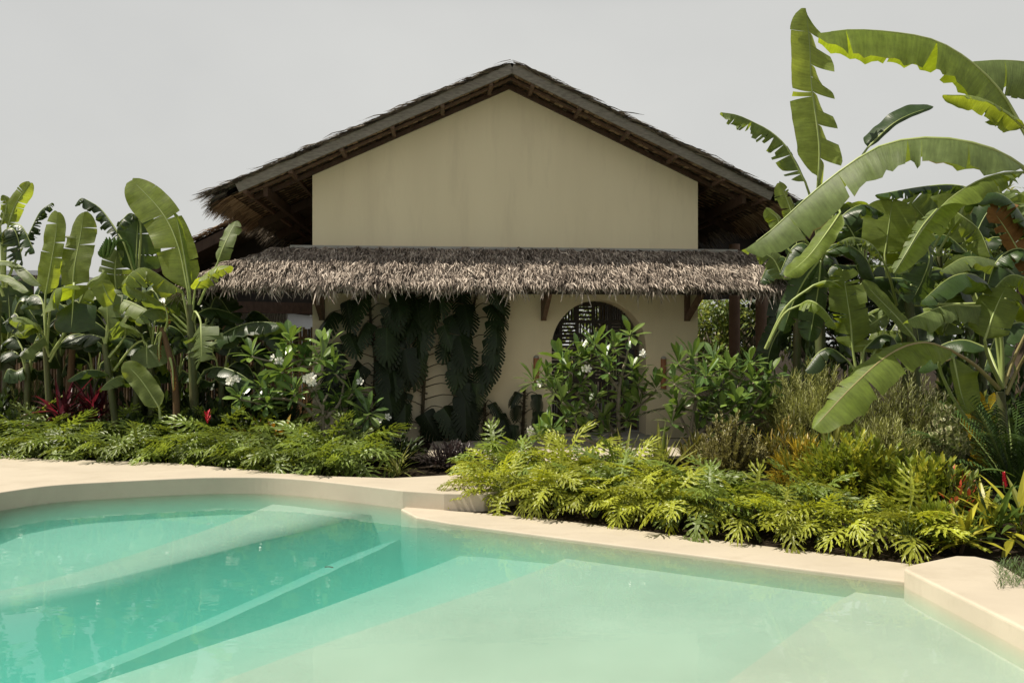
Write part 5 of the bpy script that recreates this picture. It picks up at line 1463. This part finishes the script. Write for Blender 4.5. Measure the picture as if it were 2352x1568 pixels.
strap_clump('spider_grass', 'yellow striped spider grass clump at the edge of the deck', 'grass clump', gp(925, 9.85), 40, .42, .024, 'strap_pale', 12, 50, 1.2, None, 0, .05)
twig_shrub('purple_shrub', 'low dark purple shrub at the foot of the wall behind the deck', 'shrub', gp(1040, 10.5), .50, .3, .32, 110, 11, .09, .035, 'purple', 14, 60, None, .2, .3, .5, False, bunch=.7)
twig_shrub('purple_shrub', 'low dark leafy shrub in the shade between the striped grass and the plumeria', 'shrub', gp(900, 11.0), .5, .35, .36, 50, 10, .12, .045, 'tree_d', 15, 60, None, .2, .3, .5, False, bunch=.7)
GS = 'pale strap leaf clumps before the arched door'
strap_clump('strap_plant', 'pale green strap leaf clump standing left before the arched door', 'strap plant', gp(1420, 9.6), 16, .62, .05, 'strap_pale', 21, 34, .5, GS, 0, .10)
strap_clump('strap_plant', 'tallest pale green strap leaf clump right before the arched door', 'strap plant', gp(1505, 9.5), 22, .70, .055, 'strap_pale', 22, 30, .45, GS, 0, .12)
strap_clump('strap_plant', 'short pale strap leaf clump in front of the bronze bush', 'strap plant', gp(1575, 9.4), 14, .55, .05, 'strap_pale', 23, 36, .5, GS, 0, .10)
twig_shrub('bronze_bush', 'upright small-leaved tan and green bush right of the door', 'bush', gp(1680, 9.0), .42, .32, .82, 230, 20, .055, .034, 'bronze', 25, 75, None, .1, .2, .55, False, bunch=.6, up=.2)
twig_shrub('croton', 'narrow-leaved bronze croton right of the tan bush', 'croton', gp(1805, 9.2), .34, .28, .74, 90, 16, .14, .020, 'croton_o', 26, 72, None, .15, .5, bunch=.45)
twig_shrub('croton', 'golden narrow-leaved croton in front of the strappy grass', 'croton', gp(1850, 8.5), .36, .28, .58, 80, 16, .15, .026, 'croton_y', 27, 70, None, .15, .5, bunch=.45)
twig_shrub('croton', 'small orange croton below the dark green plumeria', 'croton', gp(1600, 10.0), .22, .2, .60, 26, 14, .15, .03, 'croton_o', 28, 60, None, .15, .4, bunch=.6)
GF = 'feathery bushes in the right bed'
twig_shrub('feathery_bush', 'tall light olive feathery bush between the plumeria and the bowing banana leaf', 'bush', gp(1890, 10.3), .62, .5, 1.40, 420, 24, .105, .013, 'feather', 31, 78, GF, bunch=.32, up=.15)
twig_shrub('feathery_bush', 'broad dark feathery bush behind the bowing banana leaf tip', 'bush', gp(2075, 9.3), .68, .5, 1.24, 480, 24, .105, .013, 'feather_d', 32, 78, GF, bunch=.36, up=.15)
twig_shrub('feathery_bush', 'low olive feathery bush before the dark one', 'bush', gp(2050, 8.5), .50, .36, .80, 300, 22, .10, .013, 'feather', 33, 78, GF, bunch=.36, up=.15)
twig_shrub('feathery_bush', 'light feathery bush close to the round columns', 'bush', gp(1825, 10.9), .46, .4, 1.2, 240, 24, .10, .013, 'feather', 34, 78, GF, bunch=.34, up=.15)
strap_clump('strap_plant', 'dark green grassy strap clump under the tip of the bowing banana leaf', 'strap plant', gp(1975, 9.0), 46, .66, .034, 'strap', 36, 42, .8, None, 0, .14)
strap_clump('strap_plant', 'pale upright strap clump rising at the tip of the bowing banana leaf', 'strap plant', gp(1905, 9.5), 18, .95, .05, 'strap_pale', 37, 24, .35, None, .15, .08)
twig_shrub('variegated_shrub', 'cream-edged round-leaved shrub climbing in a column at the right', 'shrub', gp(2180, 8.1), .20, .22, .98, 110, 18, .066, .062, 'varieg', 38, 65, None, .05, .2, .55, False, bunch=.85)
twig_shrub('leafy_hedge', 'dense lime hedge with small pointed leaves behind the right philodendrons', 'hedge', gp(1965, 7.9), .62, .40, .72, 270, 18, .10, .036, 'hedge', 41, 75, None, .1, .3, .45, False, bunch=.5, up=.3)
twig_shrub('leafy_hedge', 'green hedge shrub with small pointed leaves left of the red-tipped one', 'hedge', gp(2125, 7.25), .48, .36, .60, 220, 18, .10, .036, 'hedge', 42, 75, None, .1, .3, .45, False, bunch=.55, up=.3)
twig_shrub('red_tipped_shrub', 'small shrub with red new leaves beside the end of the pool kerb', 'shrub', gp(2195, 7.0), .26, .26, .52, 70, 14, .10, .032, 'redtip', 43, 55, None, .1, .4, .45, False, bunch=.75, alt_top=True)
palm_plant('grassy_palm', 'dark grassy palm lily filling the right edge below the banana stem', gp(2330, 7.9), 16, 1.15, 48, 45, 'strap', .12, .42, .03, None, .04, .8, 'palm')
strap_clump('strap_plant', 'long dark strap leaf clump behind the red ginger flower', 'strap plant', gp(2290, 7.9), 34, .98, .042, 'strap', 46, 36, .6, None, .05, .14)
rgp = thing('red_ginger', 'red ginger spike over broad green leaves at the right edge', 'ginger', gp(2338, 6.9))
bz = V3(rgp.location)
for i, (dx, zz, az, L) in enumerate([(-.02, .28, 200, .34), (.02, .34, 160, .30), (.02, .42, 20, .36), (-.01, .48, 150, .30), (.04, .52, -20, .34), (.0, .20, 230, .32), (.03, .24, 300, .34)]):
    m = MB(); a = R(az)
    ovate(m, bz + V3((dx, 0, zz)), (math.cos(a), math.sin(a) - .3, .55), (0, 0, 1), L, .085, .3 + .08 * i, 8, .9, .2, .45); m.build('leaf', M['ginger'], rgp)
m = MB(); tp_ = W(2305, 1106, 6.8); m.tube(spline([bz, bz + V3((-.01, 0, .35)), tp_ + V3((0.02, 0, -.12)), tp_], 8), [.012] * 5 + [.009, .008, .006, .005], 6); m.build('stem', M['stalk'], rgp, True)
m = MB()
for k in range(44):
    a = k * 2.4; f = k / 44
    blade(m, tp_ + V3((.014 * (1 - f), 0, -.055 + .13 * f)), (math.cos(a) * .6, math.sin(a) * .6, .85), (0, 0, 1), .040 * (1.1 - .5 * f), .020, rg2.random(), .0, 3)
m.build('flower', M['redflower'], rgp)
GY = 'yellow-green gingers at the right pool corner'
for (x, Y, n_, L, sd, lab) in ((2262, 6.6, 34, .46, 51, 'yellow-green ginger tuft at the corner of the right deck'), (2335, 6.5, 36, .50, 52, 'larger yellow-green ginger tuft at the right picture edge')):
    strap_clump('ginger_plant', lab, 'ginger', gp(x, Y), n_, L, .062, 'ginger_y', sd, 66, .8, GY, .12, .07, stalks=3, wide=.45)
twig_shrub('croton', 'big-leaved yellow croton behind the hanging oval banana leaf', 'croton', gp(2235, 9.0), .32, .28, 1.06, 30, 12, .20, .075, 'croton_y', 54, 62, None, .2, .4, .55, False, bunch=.6)
gr = MB(); rgg = random.Random(9)
for k in range(900):
    p = G(2352 + rgg.uniform(-62, 120), 1322 + rgg.uniform(-30, 30), BZ)
    a = rgg.uniform(0, 6.28); blade(gr, (p.x, p.y, BZ - .002), (math.cos(a) * .6, math.sin(a) * .6, .8), (0, 0, 1), rgg.uniform(.04, .09), .006, rgg.random(), .8, 3)
tag(gr.build('grass_tuft', M['grass']), 'patch of short grass creeping over the right deck edge', 'grass', kind='stuff')
tw = MB(); c = G(755, 1312, -.03); tw.tube(spline([c + V3((-.03, 0, .034)), c + V3((0, .005, .036)), c + V3((.035, -.01, .034))], 4), .0035, 5)
tag(tw.build('twig', M['dark_bark']), 'tiny dark twig floating over the sunken pool wall', 'twig')

# dark palms and understorey near the columns
palm_plant('areca_palm', 'shaded areca palm right of the wall corner beneath the awning', gp(1660, 13.0), 12, 1.15, 60, 61, 'palm', .35, .34, .03, 'areca palms beside the round columns')
palm_plant('areca_palm', 'shaded areca palm between the round columns and the bananas', gp(1790, 12.4), 12, 1.2, 60, 62, 'palm', .35, .36, .03, 'areca palms beside the round columns')
palm_plant('areca_palm', 'low dark areca palm behind the dense plumeria', gp(1700, 12.2), 10, .9, 62, 63, 'palm', .2, .30, .028, 'areca palms beside the round columns')
GU = 'dark shrubs under the right bananas'
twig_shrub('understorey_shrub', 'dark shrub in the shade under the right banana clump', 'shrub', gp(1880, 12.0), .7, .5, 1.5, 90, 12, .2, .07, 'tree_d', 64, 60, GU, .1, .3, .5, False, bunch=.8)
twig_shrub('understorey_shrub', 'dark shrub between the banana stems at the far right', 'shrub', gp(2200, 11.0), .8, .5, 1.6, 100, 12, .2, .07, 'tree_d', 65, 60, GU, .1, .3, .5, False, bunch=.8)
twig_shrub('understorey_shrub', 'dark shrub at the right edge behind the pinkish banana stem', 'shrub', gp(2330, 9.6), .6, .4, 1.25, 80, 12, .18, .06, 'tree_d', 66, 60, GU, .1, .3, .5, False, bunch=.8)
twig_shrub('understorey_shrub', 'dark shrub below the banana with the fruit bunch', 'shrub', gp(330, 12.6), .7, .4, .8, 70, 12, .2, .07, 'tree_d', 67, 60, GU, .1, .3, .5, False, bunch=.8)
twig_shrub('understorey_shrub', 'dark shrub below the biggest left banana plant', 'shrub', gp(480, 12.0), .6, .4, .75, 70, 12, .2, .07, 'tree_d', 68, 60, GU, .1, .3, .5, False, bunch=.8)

# trees beyond
GT = 'trees beyond the garden'
tree('sunlit broad-leaved tree seen under the awning left of the house', gp(668, 29), 4.0, 1.9, 71, 'tree', 2400, .24, GT)
tree('light green tree seen between the wall and the first round column', gp(1640, 29), 3.5, 2.0, 72, 'tree', 2600, .24, GT)
tree('bushy sunlit tree seen between the two round columns', gp(1730, 27), 3.6, 1.8, 73, 'tree', 2600, .22, GT)
tree('yellowish low tree right of the house corner in the distance', gp(1600, 32), 3.9, 2.2, 74, 'tree', 2400, .24, GT)
tree('tall dark tree behind the right banana clump', gp(2090, 19), 4.2, 2.1, 75, 'tree_d', 3200, .22, GT)
tree('tall tree with pale leaves at the far right beyond the dry banana leaf', gp(2330, 17), 5.0, 1.7, 76, 'tree', 3000, .18, GT)
tree('dark tree behind the columns to the right', gp(1850, 18), 3.4, 1.6, 77, 'tree_d', 2400, .2, GT)
tree('tree seen through the lattice of the arched door', gp(1400, 28), 4.2, 2.4, 78, 'tree', 2600, .24, GT)
palm_plant('palm_tree', 'feathery palm at the upper right edge behind the bananas', gp(2345, 15.5), 14, 2.0, 70, 79, 'palm', 2.7, .5, .04, None, .10, 1.0, 'palm')
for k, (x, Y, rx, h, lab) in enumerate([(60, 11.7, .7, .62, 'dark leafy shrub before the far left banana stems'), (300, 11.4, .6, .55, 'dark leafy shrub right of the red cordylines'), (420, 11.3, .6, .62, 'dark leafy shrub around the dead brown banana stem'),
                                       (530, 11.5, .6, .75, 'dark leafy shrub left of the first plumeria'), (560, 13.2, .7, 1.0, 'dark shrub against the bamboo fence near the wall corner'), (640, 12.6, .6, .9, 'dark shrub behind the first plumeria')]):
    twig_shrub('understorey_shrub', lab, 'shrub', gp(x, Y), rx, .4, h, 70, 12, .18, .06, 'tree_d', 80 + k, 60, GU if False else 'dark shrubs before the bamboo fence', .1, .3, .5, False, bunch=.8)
strap_clump('ginger_plant', 'low yellow-green ginger tuft behind the corner of the right deck', 'ginger', gp(2200, 6.35), 30, .36, .055, 'ginger_y', 53, 66, .8, GY, .10, .07, stalks=3, wide=.45)
strap_clump('strap_plant', 'dark strap leaf clump filling the right edge behind the yellow gingers', 'strap plant', gp(2360, 7.3), 34, .7, .04, 'strap', 56, 46, .8, None, 0, .15)
# more of the dense left grove
def grove(label, x, Y, crown, spec, group, seed, mats=('b_dark',)):
    rg = random.Random(seed)
    o = banana(label, x, Y, crown, .06, .04, 'pseudostem', group=group)
    rows = []
    for az, ln_, up, wpx in spec:          # az in the picture, 0 right, 180 left; reach and rise in sheet units
        ln_ *= 1.25; wpx *= 1.4; up *= 1.15; dx = ln_ * math.cos(R(az)) * (1 if az in (0, 180) else 1.5); cx, cy = crown
        dep = rg.uniform(-.35, .35)
        if up > 130:
            rows.append(([(cx + dx * .1, cy - up * .25, 0), (cx + dx * .4, cy - up * .62, dep * .3), (cx + dx, cy - up, dep * .5)], wpx, (rg.uniform(-.6, 0), -.9, .25), (16, 16), rg.choice((1, 2)), rg.choice(mats), dict(pet=[(cx, cy + 30)]))); continue
        rows.append(([(cx + dx * .18, cy - up * .55, dep * .2), (cx + dx * .45, cy - up, dep * .5), (cx + dx * .8, cy - up * .72, dep * .8), (cx + dx, cy - up * .72 + ln_ * .38, dep)], wpx, 'U' if up < 90 else 'F', (rg.uniform(45, 64),) * 2, rg.choice((1, 1, 2)), rg.choice(mats), dict(pet=[(cx, cy + 30)])))
    leaves(o, Y, rows)
    return o
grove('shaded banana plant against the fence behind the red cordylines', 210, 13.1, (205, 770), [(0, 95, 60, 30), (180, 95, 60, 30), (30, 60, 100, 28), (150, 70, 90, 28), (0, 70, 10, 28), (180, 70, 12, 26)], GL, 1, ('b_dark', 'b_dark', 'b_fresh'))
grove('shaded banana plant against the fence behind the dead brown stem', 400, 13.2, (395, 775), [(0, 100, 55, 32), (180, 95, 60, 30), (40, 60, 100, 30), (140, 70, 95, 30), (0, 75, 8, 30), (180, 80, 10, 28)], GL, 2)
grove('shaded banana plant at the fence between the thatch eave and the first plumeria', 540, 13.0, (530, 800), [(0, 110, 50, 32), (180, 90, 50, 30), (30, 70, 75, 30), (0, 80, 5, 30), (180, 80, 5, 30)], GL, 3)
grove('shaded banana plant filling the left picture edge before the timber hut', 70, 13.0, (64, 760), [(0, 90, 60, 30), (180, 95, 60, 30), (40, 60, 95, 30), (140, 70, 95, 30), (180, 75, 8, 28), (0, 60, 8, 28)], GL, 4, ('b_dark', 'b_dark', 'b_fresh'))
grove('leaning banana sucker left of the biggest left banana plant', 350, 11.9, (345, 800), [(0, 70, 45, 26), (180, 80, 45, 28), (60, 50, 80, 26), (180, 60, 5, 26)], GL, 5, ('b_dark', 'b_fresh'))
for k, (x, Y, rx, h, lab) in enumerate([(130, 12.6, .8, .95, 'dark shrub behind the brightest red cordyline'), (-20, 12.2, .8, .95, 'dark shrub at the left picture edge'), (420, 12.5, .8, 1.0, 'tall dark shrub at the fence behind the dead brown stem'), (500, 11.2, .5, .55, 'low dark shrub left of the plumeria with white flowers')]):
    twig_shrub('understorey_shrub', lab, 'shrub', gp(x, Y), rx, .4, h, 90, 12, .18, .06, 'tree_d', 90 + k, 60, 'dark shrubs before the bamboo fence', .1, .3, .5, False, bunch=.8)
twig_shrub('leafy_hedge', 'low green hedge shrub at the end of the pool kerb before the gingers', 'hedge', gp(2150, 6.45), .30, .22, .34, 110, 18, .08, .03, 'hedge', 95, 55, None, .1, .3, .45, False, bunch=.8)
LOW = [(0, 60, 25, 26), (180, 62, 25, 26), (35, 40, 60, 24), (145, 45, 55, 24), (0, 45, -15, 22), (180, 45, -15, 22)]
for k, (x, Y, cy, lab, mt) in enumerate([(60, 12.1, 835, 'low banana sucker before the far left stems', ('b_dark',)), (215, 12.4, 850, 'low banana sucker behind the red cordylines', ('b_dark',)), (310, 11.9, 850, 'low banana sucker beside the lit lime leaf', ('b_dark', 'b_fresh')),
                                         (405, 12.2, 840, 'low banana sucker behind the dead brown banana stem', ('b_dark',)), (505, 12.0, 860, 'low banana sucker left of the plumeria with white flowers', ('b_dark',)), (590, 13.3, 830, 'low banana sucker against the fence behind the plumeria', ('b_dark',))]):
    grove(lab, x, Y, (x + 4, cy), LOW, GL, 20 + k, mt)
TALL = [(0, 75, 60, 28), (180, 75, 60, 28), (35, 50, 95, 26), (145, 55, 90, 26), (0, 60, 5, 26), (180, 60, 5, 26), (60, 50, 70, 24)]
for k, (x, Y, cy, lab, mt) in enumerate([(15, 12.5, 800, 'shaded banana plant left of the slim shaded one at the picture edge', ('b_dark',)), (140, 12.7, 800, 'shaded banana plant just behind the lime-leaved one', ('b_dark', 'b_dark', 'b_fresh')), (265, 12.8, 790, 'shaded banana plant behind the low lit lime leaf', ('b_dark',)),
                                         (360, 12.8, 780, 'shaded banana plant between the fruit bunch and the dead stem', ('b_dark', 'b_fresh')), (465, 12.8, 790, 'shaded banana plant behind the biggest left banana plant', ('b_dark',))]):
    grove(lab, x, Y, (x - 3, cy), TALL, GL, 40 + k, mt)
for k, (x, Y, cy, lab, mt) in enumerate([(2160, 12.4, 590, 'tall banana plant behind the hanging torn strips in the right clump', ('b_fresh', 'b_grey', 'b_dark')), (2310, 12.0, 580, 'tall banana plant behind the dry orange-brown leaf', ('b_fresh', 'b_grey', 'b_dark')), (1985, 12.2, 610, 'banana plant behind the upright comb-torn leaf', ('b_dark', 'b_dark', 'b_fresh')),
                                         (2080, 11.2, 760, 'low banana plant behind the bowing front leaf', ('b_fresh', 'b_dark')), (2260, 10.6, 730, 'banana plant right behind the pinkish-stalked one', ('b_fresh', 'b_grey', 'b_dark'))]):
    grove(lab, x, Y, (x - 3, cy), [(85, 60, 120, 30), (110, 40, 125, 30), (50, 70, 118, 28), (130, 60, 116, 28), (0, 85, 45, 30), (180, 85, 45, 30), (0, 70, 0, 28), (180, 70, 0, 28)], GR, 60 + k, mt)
